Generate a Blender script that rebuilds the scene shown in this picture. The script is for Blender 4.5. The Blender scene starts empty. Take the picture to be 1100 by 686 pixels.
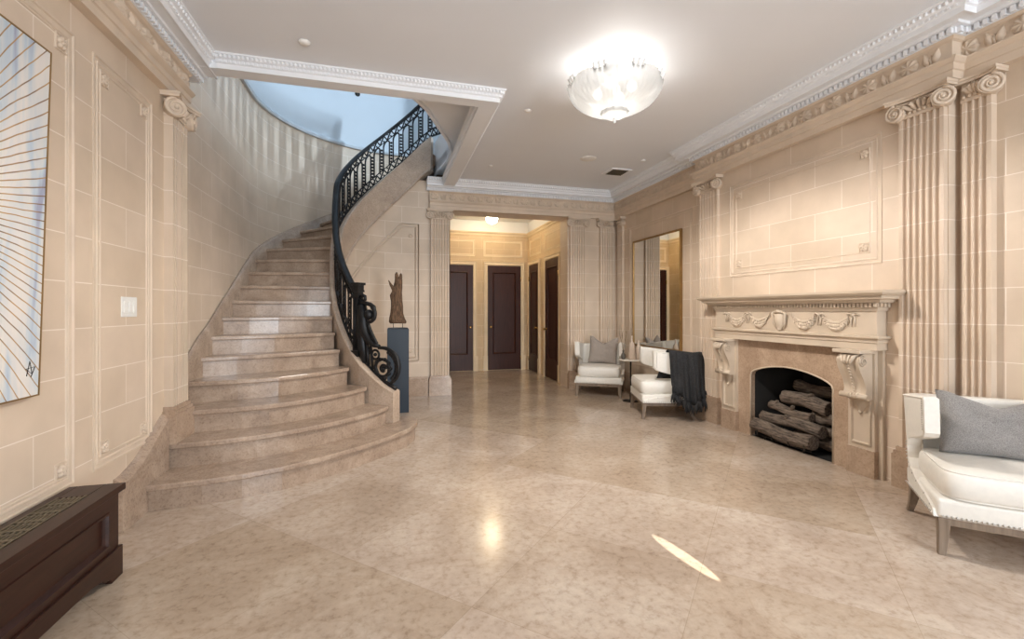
import bpy, bmesh, math, random
from mathutils import Vector, Matrix, noise
random.seed(7)
S = bpy.context.scene
COL = S.collection
PI = math.pi
R = math.radians

# ------------------------------------------------------------------ camera
cam = bpy.data.cameras.new('camera')
cam.sensor_width = 36.0
cam.lens = 489.0 / 1100.0 * 36.0
cam.shift_y = -10.0 / 1100.0
cam.clip_start = 0.05
cam_o = bpy.data.objects.new('camera', cam)
COL.objects.link(cam_o)
cam_o.location = (0, 0, 1.25)
cam_o.rotation_euler = (R(90), 0, R(-15.2))
S.camera = cam_o

# ------------------------------------------------------------------ light, world, exposure
S.view_settings.view_transform = 'Standard'
S.view_settings.look = 'None'
S.view_settings.exposure = 0.62
S.view_settings.gamma = 1.0
S.view_settings.use_curve_mapping = False
W = bpy.data.worlds.new('sky')
S.world = W
W.use_nodes = True
W.node_tree.nodes['Background'].inputs[0].default_value = (0.68, 0.83, 1.0, 1)
W.node_tree.nodes['Background'].inputs[1].default_value = 0.35


def area(name, loc, target, size, size_y, power, color, spread=180):
    l = bpy.data.lights.new(name, 'AREA')
    l.shape = 'RECTANGLE'
    l.size = size
    l.size_y = size_y
    l.energy = power
    l.color = color
    l.spread = R(spread)
    o = bpy.data.objects.new(name, l)
    COL.objects.link(o)
    o.location = loc
    d = Vector(target) - Vector(loc)
    o.rotation_euler = d.to_track_quat('-Z', 'Y').to_euler()
    return o


def point(name, loc, power, color, rad=0.05):
    l = bpy.data.lights.new(name, 'POINT')
    l.energy = power
    l.color = color
    l.shadow_soft_size = rad
    o = bpy.data.objects.new(name, l)
    COL.objects.link(o)
    o.location = loc
    return o


# daylight through the two assumed tall windows of the front wall (behind the camera)
area('window_daylight', (-0.15, -2.75, 1.6), (0.25, 3, 1.2), 1.2, 2.5, 30, (0.86, 0.93, 1.0))
area('window_daylight', (2.35, -2.75, 1.6), (-1.0, 2.0, 1.2), 1.2, 2.5, 165, (0.84, 0.92, 1.0))
# area lamps for daylight from an assumed window and skylight in the upper stair hall
area('stair_hall_window_light', (3.6, 5.0, 4.9), (-1.3, 6.6, 3.2), 0.07, 0.5, 125, (0.66, 0.83, 1.0))
area('stair_hall_skylight', (0.0, 5.7, 5.5), (-0.3, 6.6, 3.0), 1.6, 1.6, 6, (0.66, 0.84, 1.0))
# added narrow spot inside the right-hand window, imitating a sunlit streak on the floor
streak_spot = bpy.data.lights.new('sun_shaft', 'SPOT')
streak_spot.energy = 7000
streak_spot.color = (1.0, 0.94, 0.84)
streak_spot.spot_size = R(0.36)
streak_spot.spot_blend = 0.25
streak_spot.shadow_soft_size = 0.002
streak_spot_o = bpy.data.objects.new('sun_shaft', streak_spot)
COL.objects.link(streak_spot_o)
streak_spot_o.location = (1.96, -2.3, 0.68)
streak_spot_o.rotation_euler = (Vector((1.45, 2.0, 0)) - Vector((1.96, -2.3, 0.68))).to_track_quat('-Z', 'Y').to_euler()

# ------------------------------------------------------------------ mesh helpers


class MB:
    def __init__(self):
        self.bm = bmesh.new()
        self.uv = self.bm.loops.layers.uv.new('UVMap')

    def v(self, p):
        return self.bm.verts.new(p)

    def face(self, pts, uvs=None):
        vs = [self.bm.verts.new(p) for p in pts]
        try:
            f = self.bm.faces.new(vs)
        except ValueError:
            return None
        if uvs:
            for l, u in zip(f.loops, uvs):
                l[self.uv].uv = u
        return f

    def box(self, x0, x1, y0, y1, z0, z1, M=None, bev=0.0):
        c = [(x0, y0, z0), (x1, y0, z0), (x1, y1, z0), (x0, y1, z0),
             (x0, y0, z1), (x1, y0, z1), (x1, y1, z1), (x0, y1, z1)]
        if M is not None:
            c = [M @ Vector(p) for p in c]
        vs = [self.bm.verts.new(p) for p in c]
        fs = []
        for q in ((3, 2, 1, 0), (4, 5, 6, 7), (0, 1, 5, 4), (1, 2, 6, 5), (2, 3, 7, 6), (3, 0, 4, 7)):
            fs.append(self.bm.faces.new([vs[i] for i in q]))
        if bev > 0:
            es = set()
            for f in fs:
                es.update(f.edges)
            bmesh.ops.bevel(self.bm, geom=list(es), offset=bev, segments=2, affect='EDGES', profile=0.6)
        return vs

    def grid(self, rows, closed_u=False, closed_v=False, uvs=None, smooth=True):
        """rows: list of lists of points"""
        V = [[self.bm.verts.new(p) for p in r] for r in rows]
        n, m = len(V), len(V[0])
        out = []
        for i in range(n if closed_v else n - 1):
            for j in range(m if closed_u else m - 1):
                i2, j2 = (i + 1) % n, (j + 1) % m
                q = [V[i][j], V[i][j2], V[i2][j2], V[i2][j]]
                try:
                    f = self.bm.faces.new(q)
                except ValueError:
                    continue
                f.smooth = smooth
                if uvs:
                    for l, (a, b) in zip(f.loops, ((i, j), (i, j + 1), (i + 1, j + 1), (i + 1, j))):
                        a = min(a, len(uvs) - 1)
                        b = min(b, len(uvs[0]) - 1)
                        l[self.uv].uv = uvs[a][b]
                out.append(f)
        return V

    def cap(self, ring, flip=False):
        try:
            self.bm.faces.new(list(reversed(ring)) if flip else ring)
        except ValueError:
            pass

    def tube(self, pts, r, seg=8, closed=False, caps=True, smooth=True, flat=1.0):
        pts = [Vector(p) for p in pts]
        n = len(pts)
        rad = r if isinstance(r, (list, tuple)) else [r] * n
        T = []
        for i in range(n):
            if closed:
                t = pts[(i + 1) % n] - pts[i - 1]
            else:
                t = pts[min(i + 1, n - 1)] - pts[max(i - 1, 0)]
            T.append(t.normalized() if t.length > 1e-9 else Vector((0, 0, 1)))
        up = Vector((0, 0, 1)) if abs(T[0].z) < 0.9 else Vector((1, 0, 0))
        nrm = (up - T[0] * up.dot(T[0])).normalized()
        rows = []
        for i in range(n):
            nrm = nrm - T[i] * nrm.dot(T[i])
            if nrm.length < 1e-6:
                nrm = T[i].orthogonal()
            nrm.normalize()
            b = T[i].cross(nrm)
            rows.append([pts[i] + (nrm * math.cos(2 * PI * k / seg) + b * math.sin(2 * PI * k / seg) * flat) * rad[i] for k in range(seg)])
        V = self.grid(rows, closed_u=True, closed_v=closed, smooth=smooth)
        if caps and not closed:
            self.cap(V[0], True)
            self.cap(V[-1])
        return V

    def lathe(self, prof, c=(0, 0, 0), seg=24, M=None, smooth=True):
        rows = []
        for (r, z) in prof:
            row = []
            for k in range(seg):
                a = 2 * PI * k / seg
                p = Vector((c[0] + r * math.cos(a), c[1] + r * math.sin(a), c[2] + z))
                row.append(M @ p if M is not None else p)
            rows.append(row)
        V = self.grid(rows, closed_u=True, smooth=smooth)
        self.cap(V[0], True)
        self.cap(V[-1])

    def ball(self, c, r, seg=8, rings=6, sc=(1, 1, 1), M=None):
        rows = []
        for i in range(rings + 1):
            a = -PI / 2 + PI * i / rings
            row = []
            for k in range(seg):
                b = 2 * PI * k / seg
                p = Vector((r * sc[0] * max(1e-4, math.cos(a)) * math.cos(b), r * sc[1] * max(1e-4, math.cos(a)) * math.sin(b), r * sc[2] * math.sin(a)))
                if M is not None:
                    p = M @ p
                row.append(p + Vector(c))
            rows.append(row)
        V = self.grid(rows, closed_u=True)
        self.cap(V[0], True)
        self.cap(V[-1])

    def prism(self, poly, z0, z1, M=None):
        """vertical prism over a polygon (x, y)"""
        f = (lambda p: M @ Vector(p)) if M is not None else Vector
        a = [self.bm.verts.new(f((x, y, z0))) for x, y in poly]
        b = [self.bm.verts.new(f((x, y, z1))) for x, y in poly]
        n = len(poly)
        self.bm.faces.new(list(reversed(a)))
        self.bm.faces.new(b)
        for i in range(n):
            self.bm.faces.new([a[i], a[(i + 1) % n], b[(i + 1) % n], b[i]])

    def sweep(self, prof, path, closed=False, zf=None, uvz=False, smooth=False, caps=True, prof_closed=True):
        """profile (out, z) swept along path (x, y); out is to the right of travel"""
        n = len(path)
        P = [Vector((p[0], p[1])) for p in path]
        rows = []
        L = 0
        uvs = []
        for i in range(n):
            if closed:
                d0 = (P[i] - P[i - 1]).normalized()
                d1 = (P[(i + 1) % n] - P[i]).normalized()
            else:
                d0 = (P[i] - P[i - 1]).normalized() if i > 0 else (P[1] - P[0]).normalized()
                d1 = (P[i + 1] - P[i]).normalized() if i < n - 1 else d0
            n0 = Vector((d0.y, -d0.x))
            n1 = Vector((d1.y, -d1.x))
            m = n0 + n1
            m = m / max(0.15, m.dot(n0)) if m.length > 1e-6 else n0
            if i > 0:
                L += (P[i] - P[i - 1]).length
            dz = zf[i] if zf else 0.0
            rows.append([(P[i].x + m.x * o, P[i].y + m.y * o, z + dz) for (o, z) in prof])
            uvs.append([(L, z + dz) for (o, z) in prof])
        V = self.grid(rows, closed_u=prof_closed, closed_v=closed, smooth=smooth, uvs=uvs if uvz else None)
        if caps and not closed and prof_closed:
            self.cap(V[0])
            self.cap(V[-1], True)
        return V

    def build(self, name, m=None, parent=None, recalc=True, subsurf=0, bevel=0.0, smooth=None):
        if recalc:
            bmesh.ops.recalc_face_normals(self.bm, faces=self.bm.faces[:])
        me = bpy.data.meshes.new(name)
        self.bm.to_mesh(me)
        self.bm.free()
        if smooth is not None:
            for p in me.polygons:
                p.use_smooth = smooth
        o = bpy.data.objects.new(name, me)
        COL.objects.link(o)
        if m:
            me.materials.append(m)
        if parent:
            o.parent = parent
        if bevel:
            b = o.modifiers.new('bevel', 'BEVEL')
            b.width = bevel
            b.segments = 2
            b.limit_method = 'ANGLE'
        if subsurf:
            s = o.modifiers.new('subsurf', 'SUBSURF')
            s.levels = subsurf
            s.render_levels = subsurf
        return o


def tag(o, label, cat, group=None, kind=None):
    o['label'] = label
    o['category'] = cat
    if group:
        o['group'] = group
    if kind:
        o['kind'] = kind
    return o


def thing(name, label, cat, loc=(0, 0, 0), rz=0.0, group=None):
    o = bpy.data.objects.new(name, None)
    o.empty_display_size = 0.1
    COL.objects.link(o)
    o.location = loc
    o.rotation_euler = (0, 0, rz)
    return tag(o, label, cat, group)


def struct(o):
    o['kind'] = 'structure'
    return o


def dup(root, label=None):
    r = root.copy()
    COL.objects.link(r)
    if label:
        r['label'] = label
    for ch in root.children:
        c = ch.copy()
        COL.objects.link(c)
        c.parent = r
        for g in ch.children:
            d = g.copy()
            COL.objects.link(d)
            d.parent = c
    return r


# ------------------------------------------------------------------ materials


def nodes_of(name):
    m = bpy.data.materials.new(name)
    m.use_nodes = True
    nt = m.node_tree
    return m, nt, nt.nodes, nt.links, nt.nodes['Principled BSDF']


def ramp(N, stops):
    r = N.new('ShaderNodeValToRGB')
    el = r.color_ramp.elements
    while len(el) < len(stops):
        el.new(0.5)
    for e, (p, c) in zip(el, stops):
        e.position = p
        e.color = (c[0], c[1], c[2], 1)
    return r


def simple(name, col, rough=0.5, metal=0.0, var=0.12, scale=8.0, bump=0.0, spec=0.5, coat=0.0, stretch=(1, 1, 1), sheen=0.0, detail=5):
    m, nt, N, L, B = nodes_of(name)
    tc = N.new('ShaderNodeTexCoord')
    mp = N.new('ShaderNodeMapping')
    mp.inputs['Scale'].default_value = stretch
    L.new(tc.outputs['Object'], mp.inputs[0])
    nz = N.new('ShaderNodeTexNoise')
    nz.inputs['Scale'].default_value = scale
    nz.inputs['Detail'].default_value = detail
    L.new(mp.outputs[0], nz.inputs['Vector'])
    lo = tuple(max(0, c * (1 - var)) for c in col)
    hi = tuple(min(1, c * (1 + var)) for c in col)
    r = ramp(N, [(0.3, lo), (0.7, hi)])
    L.new(nz.outputs[0], r.inputs[0])
    L.new(r.outputs[0], B.inputs['Base Color'])
    B.inputs['Roughness'].default_value = rough
    B.inputs['Metallic'].default_value = metal
    B.inputs['Specular IOR Level'].default_value = spec
    B.inputs['Coat Weight'].default_value = coat
    B.inputs['Sheen Weight'].default_value = sheen
    if bump:
        b = N.new('ShaderNodeBump')
        b.inputs['Strength'].default_value = bump
        b.inputs['Distance'].default_value = 0.01
        L.new(nz.outputs[0], b.inputs['Height'])
        L.new(b.outputs[0], B.inputs['Normal'])
    return m


STONE = (0.65, 0.525, 0.405)


def limestone_blocks(name, col=STONE, bw=0.48, rh=0.2275):
    m, nt, N, L, B = nodes_of(name)
    uv = N.new('ShaderNodeUVMap')
    mp = N.new('ShaderNodeMapping')
    mp.inputs['Location'].default_value = (0.0, -0.022, 0)
    L.new(uv.outputs[0], mp.inputs[0])
    br = N.new('ShaderNodeTexBrick')
    br.offset = 0.5
    br.inputs['Scale'].default_value = 1.0
    br.inputs['Brick Width'].default_value = bw
    br.inputs['Row Height'].default_value = rh
    br.inputs['Mortar Size'].default_value = 0.0028
    br.inputs['Mortar Smooth'].default_value = 0.3
    br.inputs['Color1'].default_value = (col[0] * 1.03, col[1] * 1.03, col[2] * 1.04, 1)
    br.inputs['Color2'].default_value = (col[0] * 0.96, col[1] * 0.95, col[2] * 0.93, 1)
    br.inputs['Mortar'].default_value = (min(1, col[0] * 1.25), min(1, col[1] * 1.36), min(1, col[2] * 1.55), 1)
    L.new(mp.outputs[0], br.inputs['Vector'])
    tc = N.new('ShaderNodeTexCoord')
    nz = N.new('ShaderNodeTexNoise')
    nz.inputs['Scale'].default_value = 3.0
    nz.inputs['Detail'].default_value = 8
    L.new(tc.outputs['Object'], nz.inputs['Vector'])
    r = ramp(N, [(0.3, (0.90, 0.89, 0.87)), (0.7, (1.06, 1.06, 1.06))])
    L.new(nz.outputs[0], r.inputs[0])
    mx = N.new('ShaderNodeMix')
    mx.data_type = 'RGBA'
    mx.blend_type = 'MULTIPLY'
    mx.inputs[0].default_value = 1.0
    L.new(br.outputs[0], mx.inputs[6])
    L.new(r.outputs[0], mx.inputs[7])
    L.new(mx.outputs[2], B.inputs['Base Color'])
    B.inputs['Roughness'].default_value = 0.55
    b = N.new('ShaderNodeBump')
    b.inputs['Strength'].default_value = 0.15
    b.inputs['Distance'].default_value = 0.004
    L.new(nz.outputs[0], b.inputs['Height'])
    L.new(b.outputs[0], B.inputs['Normal'])
    return m


def marble(name, c0, c1, c2, rough=0.12, tiles=0.0, rot=0.0, off=(0, 0), scale=1.0, coat=0.0):
    """mottled fossil marble; tiles > 0 lays it in square slabs"""
    m, nt, N, L, B = nodes_of(name)
    tc = N.new('ShaderNodeTexCoord')
    n1 = N.new('ShaderNodeTexNoise')
    n1.inputs['Scale'].default_value = 2.2 * scale
    n1.inputs['Detail'].default_value = 10
    n1.inputs['Roughness'].default_value = 0.68
    n1.inputs['Distortion'].default_value = 0.6
    vo = N.new('ShaderNodeTexVoronoi')
    vo.feature = 'DISTANCE_TO_EDGE'
    vo.inputs['Scale'].default_value = 7.0 * scale
    n2 = N.new('ShaderNodeTexNoise')
    n2.inputs['Scale'].default_value = 30.0 * scale
    n2.inputs['Detail'].default_value = 6
    n2.inputs['Roughness'].default_value = 0.7
    src = tc.outputs['Object']
    mixv = N.new('ShaderNodeVectorMath')
    mixv.operation = 'ADD'
    sc = N.new('ShaderNodeVectorMath')
    sc.operation = 'SCALE'
    sc.inputs[3].default_value = 0.25
    L.new(n1.outputs[1], sc.inputs[0])
    L.new(src, mixv.inputs[0])
    L.new(sc.outputs[0], mixv.inputs[1])
    L.new(src, n1.inputs['Vector'])
    L.new(mixv.outputs[0], vo.inputs['Vector'])
    L.new(src, n2.inputs['Vector'])
    r1 = ramp(N, [(0.30, c0), (0.52, c1), (0.72, c2)])
    L.new(n1.outputs[0], r1.inputs[0])
    r2 = ramp(N, [(0.34, (0.78, 0.74, 0.70)), (0.47, (1, 1, 1)), (0.68, (1.12, 1.12, 1.13))])
    L.new(n2.outputs[0], r2.inputs[0])
    rv = ramp(N, [(0.0, (0.90, 0.87, 0.84)), (0.05, (1, 1, 1))])
    L.new(vo.outputs[0], rv.inputs[0])

    def mul(a, b, f=1.0):
        x = N.new('ShaderNodeMix')
        x.data_type = 'RGBA'
        x.blend_type = 'MULTIPLY'
        x.inputs[0].default_value = f
        L.new(a, x.inputs[6])
        L.new(b, x.inputs[7])
        return x.outputs[2]
    c = mul(mul(r1.outputs[0], r2.outputs[0]), rv.outputs[0], 0.7)
    if tiles:
        mp = N.new('ShaderNodeMapping')
        mp.inputs['Rotation'].default_value = (0, 0, rot)
        mp.inputs['Location'].default_value = (off[0], off[1], 0)
        L.new(src, mp.inputs[0])
        br = N.new('ShaderNodeTexBrick')
        br.offset = 0.0
        br.inputs['Scale'].default_value = 1.0
        br.inputs['Brick Width'].default_value = tiles
        br.inputs['Row Height'].default_value = tiles
        br.inputs['Mortar Size'].default_value = 0.0012
        br.inputs['Color1'].default_value = (1.08, 1.08, 1.10, 1)
        br.inputs['Color2'].default_value = (0.88, 0.84, 0.78, 1)
        br.inputs['Mortar'].default_value = (0.72, 0.68, 0.62, 1)
        L.new(mp.outputs[0], br.inputs['Vector'])
        c = mul(c, br.outputs[0])
    L.new(c, B.inputs['Base Color'])
    B.inputs['Roughness'].default_value = rough
    B.inputs['Coat Weight'].default_value = coat
    return m


def wood(name, c0, c1, rough=0.3, axis=2, scale=6.0, coat=0.2):
    m, nt, N, L, B = nodes_of(name)
    tc = N.new('ShaderNodeTexCoord')
    mp = N.new('ShaderNodeMapping')
    s = [9.0, 9.0, 9.0]
    s[axis] = 0.6
    mp.inputs['Scale'].default_value = s
    L.new(tc.outputs['Object'], mp.inputs[0])
    nz = N.new('ShaderNodeTexNoise')
    nz.inputs['Scale'].default_value = scale
    nz.inputs['Detail'].default_value = 6
    L.new(mp.outputs[0], nz.inputs['Vector'])
    r = ramp(N, [(0.3, c0), (0.7, c1)])
    L.new(nz.outputs[0], r.inputs[0])
    L.new(r.outputs[0], B.inputs['Base Color'])
    B.inputs['Roughness'].default_value = rough
    B.inputs['Coat Weight'].default_value = coat
    return m


def fabric(name, c0, c1, scale=260.0, rough=0.9):
    m, nt, N, L, B = nodes_of(name)
    tc = N.new('ShaderNodeTexCoord')
    nz = N.new('ShaderNodeTexNoise')
    nz.inputs['Scale'].default_value = scale
    nz.inputs['Detail'].default_value = 3
    L.new(tc.outputs['Object'], nz.inputs['Vector'])
    r = ramp(N, [(0.36, c0), (0.64, c1)])
    L.new(nz.outputs[0], r.inputs[0])
    L.new(r.outputs[0], B.inputs['Base Color'])
    B.inputs['Roughness'].default_value = rough
    B.inputs['Sheen Weight'].default_value = 0.2
    b = N.new('ShaderNodeBump')
    b.inputs['Strength'].default_value = 0.3
    b.inputs['Distance'].default_value = 0.003
    L.new(nz.outputs[0], b.inputs['Height'])
    L.new(b.outputs[0], B.inputs['Normal'])
    return m


def emission(name, col, strength):
    m, nt, N, L, B = nodes_of(name)
    B.inputs['Base Color'].default_value = (*col, 1)
    B.inputs['Emission Color'].default_value = (*col, 1)
    B.inputs['Emission Strength'].default_value = strength
    return m


M_BLOCK = limestone_blocks('limestone_blocks')
M_ALC = limestone_blocks('limestone_blocks_alcove', (0.66, 0.50, 0.31))  # same limestone, yellowed so the warm lobby lamplight is in its colour
M_STONE = simple('limestone', STONE, rough=0.55, var=0.07, scale=5, bump=0.1)
M_MANTEL = simple('limestone_mantel', (0.56, 0.455, 0.345), rough=0.5, var=0.07, scale=6, bump=0.1)
M_PLINTH = marble('tan_marble', (0.32, 0.22, 0.15), (0.43, 0.31, 0.22), (0.52, 0.39, 0.285), rough=0.22, scale=2.0)
M_STEP = marble('stair_marble', (0.28, 0.20, 0.145), (0.385, 0.285, 0.21), (0.48, 0.37, 0.28), rough=0.24, scale=2.2)
M_STRING = marble('string_marble', (0.40, 0.30, 0.225), (0.50, 0.385, 0.29), (0.58, 0.46, 0.36), rough=0.3, scale=2.0)
M_FLOOR = marble('floor_marble', (0.37, 0.285, 0.215), (0.47, 0.38, 0.30), (0.55, 0.47, 0.39), rough=0.165, tiles=0.80, rot=R(45), off=(0.30, 0.02), scale=0.8, coat=0.0)
M_FLOOR.node_tree.nodes['Principled BSDF'].inputs['Specular IOR Level'].default_value = 0.42
M_WHITE = simple('white_paint', (0.82, 0.83, 0.85), rough=0.5, var=0.02, scale=3)
M_CEIL = simple('ceiling_paint', (0.79, 0.81, 0.845), rough=0.6, var=0.015, scale=1.5)
M_UPPER = simple('upper_stair_paint', (0.58, 0.62, 0.65), rough=0.7, var=0.02, scale=1.5)
M_IRON = simple('black_iron', (0.008, 0.008, 0.009), rough=0.42, var=0.3, scale=20, spec=0.35)
M_RADW = wood('mahogany', (0.018, 0.006, 0.004), (0.038, 0.013, 0.008), rough=0.36, axis=1, coat=0.0)
M_RADW.node_tree.nodes['Principled BSDF'].inputs['Specular IOR Level'].default_value = 0.3
M_DOOR = wood('dark_door_wood', (0.034, 0.009, 0.005), (0.060, 0.018, 0.010), rough=0.40, axis=2, coat=0.0)
M_DOOR.node_tree.nodes['Principled BSDF'].inputs['Specular IOR Level'].default_value = 0.3
M_BRASS = simple('brass', (0.72, 0.48, 0.18), rough=0.25, metal=1.0, var=0.05)
M_GRILLE = simple('bronze_grille', (0.17, 0.14, 0.095), rough=0.45, metal=0.6, var=0.1)
M_LEATHER = simple('ivory_leather', (0.76, 0.72, 0.65), rough=0.42, var=0.03, scale=40, bump=0.05)
M_NAIL = simple('nailhead_metal', (0.55, 0.52, 0.48), rough=0.3, metal=1.0, var=0.1)
M_LEG = wood('greyed_oak', (0.15, 0.105, 0.07), (0.25, 0.185, 0.13), rough=0.5, axis=2, coat=0.0)
M_PILLOW = fabric('grey_tweed', (0.16, 0.145, 0.135), (0.30, 0.28, 0.265), 300)
M_PILLOW2 = fabric('taupe_linen', (0.27, 0.225, 0.19), (0.38, 0.325, 0.28), 150)
M_THROW = fabric('charcoal_knit', (0.006, 0.006, 0.0065), (0.030, 0.029, 0.030), 120)
M_THROW.node_tree.nodes['Principled BSDF'].inputs['Sheen Weight'].default_value = 0.0
M_BLUE = simple('slate_blue_lacquer', (0.008, 0.018, 0.031), rough=0.45, var=0.08, scale=6)
M_FIREBOX = simple('sooty_firebrick', (0.012, 0.011, 0.010), rough=0.8, var=0.4, scale=6)
M_MIRROR = simple('mirror_glass', (0.80, 0.80, 0.78), rough=0.015, metal=1.0, var=0.0)
M_GILT = simple('gilt_frame', (0.33, 0.20, 0.075), rough=0.4, metal=0.7, var=0.15)
M_PLASTIC = simple('white_plastic', (0.80, 0.78, 0.74), rough=0.4, var=0.01)
M_DARKMET = simple('dark_metal', (0.04, 0.035, 0.03), rough=0.4, metal=0.8)
M_CERAMIC = simple('beige_ceramic', (0.52, 0.41, 0.32), rough=0.6, var=0.06, scale=20)
M_MARBLET = simple('pale_tabletop', (0.70, 0.64, 0.56), rough=0.25, var=0.08, scale=12)
M_TWIG = simple('dry_twig', (0.20, 0.13, 0.06), rough=0.8, var=0.2)


def bark_mat(name, c0, c1, stretch=(3, 3, 14)):
    m, nt, N, L, B = nodes_of(name)
    tc = N.new('ShaderNodeTexCoord')
    mp = N.new('ShaderNodeMapping')
    mp.inputs['Scale'].default_value = stretch
    L.new(tc.outputs['Object'], mp.inputs[0])
    nz = N.new('ShaderNodeTexNoise')
    nz.inputs['Scale'].default_value = 5
    nz.inputs['Detail'].default_value = 8
    nz.inputs['Roughness'].default_value = 0.7
    L.new(mp.outputs[0], nz.inputs['Vector'])
    r = ramp(N, [(0.35, c0), (0.62, c1)])
    L.new(nz.outputs[0], r.inputs[0])
    L.new(r.outputs[0], B.inputs['Base Color'])
    B.inputs['Roughness'].default_value = 0.85
    b = N.new('ShaderNodeBump')
    b.inputs['Strength'].default_value = 0.8
    b.inputs['Distance'].default_value = 0.02
    L.new(nz.outputs[0], b.inputs['Height'])
    L.new(b.outputs[0], B.inputs['Normal'])
    return m


M_BARK = bark_mat('log_bark', (0.03, 0.021, 0.015), (0.24, 0.18, 0.135), (14, 2, 14))
M_DRIFT = bark_mat('driftwood', (0.022, 0.010, 0.005), (0.21, 0.12, 0.065), (16, 16, 3))

# ------------------------------------------------------------------ dimensions
CE = 3.15          # ceiling
XL = -1.48         # left wall
XB = 3.53          # chimney breast face
XR = 3.63          # right wall
YB = 6.80          # back wall
YF = -2.5          # front wall behind the camera
Y0, Y1 = 2.12, 4.56  # chimney breast
RISE = 0.169
CX, CY = 0.25, 5.95  # centre of the turning stair
RO, RI = 1.83, 0.87


def arc(r, a0, a1, n, cx=CX, cy=CY):
    return [(cx + r * math.cos(R(a0 + (a1 - a0) * i / n)), cy + r * math.sin(R(a0 + (a1 - a0) * i / n))) for i in range(n + 1)]


def wall_strip(name, path, z0, z1, thick, mat=M_BLOCK, u0=0.0):
    """wall along path, inner face on the path (interior on the right), thick outwards, UV in metres"""
    b = MB()
    L = [u0]
    for i in range(1, len(path)):
        L.append(L[-1] + math.dist(path[i], path[i - 1]))
    n = len(path)
    sm = n > 5
    b.grid([[(x, y, z0) for x, y in path], [(x, y, z1) for x, y in path]], uvs=[[(l, z0) for l in L], [(l, z1) for l in L]], smooth=sm)
    # outer shell
    out = []
    for i in range(n):
        a = Vector(path[max(0, i - 1)])
        c = Vector(path[min(n - 1, i + 1)])
        d = (c - a).normalized()
        out.append((path[i][0] - d.y * thick, path[i][1] + d.x * thick))
    b.grid([[(x, y, z1) for x, y in out], [(x, y, z0) for x, y in out]], smooth=sm)
    b.grid([[(x, y, z1) for x, y in path], [(x, y, z1) for x, y in out]], smooth=False)
    b.grid([[(x, y, z0) for x, y in out], [(x, y, z0) for x, y in path]], smooth=False)
    for k in (0, -1):
        p, q = path[k], out[k]
        b.face([(*p, z0), (*q, z0), (*q, z1), (*p, z1)])
    return struct(b.build(name, mat))


# ------------------------------------------------------------------ room shell
b = MB()
b.box(-2.0, 4.4, -3.2, 10.2, -0.12, 0.0)
struct(b.build('floor', M_FLOOR))

# main ceiling (L-shaped, open over the stair)
b = MB()
b.prism([(-1.95, -2.9), (4.0, -2.9), (4.0, 7.15), (0.93, 7.15), (0.93, 3.85), (-1.95, 3.85)], CE, CE + 0.12)
struct(b.build('ceiling', M_CEIL))

wall_left = wall_strip('wall_left', [(XL, YF), (XL, 3.92)], 0, 3.15, 0.25, u0=0.1)
wall_right = wall_strip('wall_right', [(XR, YB + 0.0), (XR, Y1), (XB, Y1), (XB, 3.84), ], 0, 3.15, 0.25, u0=0.15)
# breast above and right of the firebox
wb = MB()


def quad_yz(mb, x, y0, y1, z0, z1, u_sign=1):
    mb.face([(x, y0, z0), (x, y1, z0), (x, y1, z1), (x, y0, z1)],
            [(y0 * u_sign + 0.033, z0), (y1 * u_sign + 0.033, z0), (y1 * u_sign + 0.033, z1), (y0 * u_sign + 0.033, z1)])


bpy.data.objects.remove(wall_right)
b = MB()
FY0, FY1, FZ = 2.895, 3.77, 0.74    # firebox opening
quad_yz(b, XR, Y1, YB, 0, 3.15)
quad_yz(b, XR, YF, Y0, 0, 3.15)
quad_yz(b, XB, FY1, Y1, 0, 3.15)
quad_yz(b, XB, Y0, FY0, 0, 3.15)
quad_yz(b, XB, FY0, FY1, FZ, 3.15)
for y in (Y0, Y1):
    b.face([(XB, y, 0), (XR, y, 0), (XR, y, 3.15), (XB, y, 3.15)], [(0.1, 0), (0.2, 0), (0.2, 3.15), (0.1, 3.15)])
# body behind
b.face([(4.15, YF, 0), (4.15, YB, 0), (4.15, YB, 3.15), (4.15, YF, 3.15)])
wall_right = struct(b.build('wall_right', M_BLOCK, recalc=False))

# back wall: piers and lintel around the opening to the lobby
OX0, OX1 = 0.87, 2.77
b = MB()


def quad_xz(mb, y, x0, x1, z0, z1):
    mb.face([(x0, y, z0), (x1, y, z0), (x1, y, z1), (x0, y, z1)],
            [(x0 + 0.06, z0), (x1 + 0.06, z0), (x1 + 0.06, z1), (x0 + 0.06, z1)])


def block_wall_x(mb, x0, x1, y0, y1, z0, z1):
    quad_xz(mb, y0, x0, x1, z0, z1)
    quad_xz(mb, y1, x1, x0, z0, z1)
    for x in (x0, x1):
        mb.face([(x, y0, z0), (x, y1, z0), (x, y1, z1), (x, y0, z1)], [(0.05, z0), (0.4, z0), (0.4, z1), (0.05, z1)])
    mb.face([(x0, y0, z0), (x1, y0, z0), (x1, y1, z0), (x0, y1, z0)])
    mb.face([(x0, y0, z1), (x1, y0, z1), (x1, y1, z1), (x0, y1, z1)])


block_wall_x(b, 0.55, OX0, YB, YB + 0.33, 0, 3.15)
block_wall_x(b, OX1, 4.0, YB, YB + 0.33, 0, 3.15)
block_wall_x(b, OX0, OX1, YB, YB + 0.33, 2.735, 3.15)
struct(b.build('wall_back', M_BLOCK))

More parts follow.
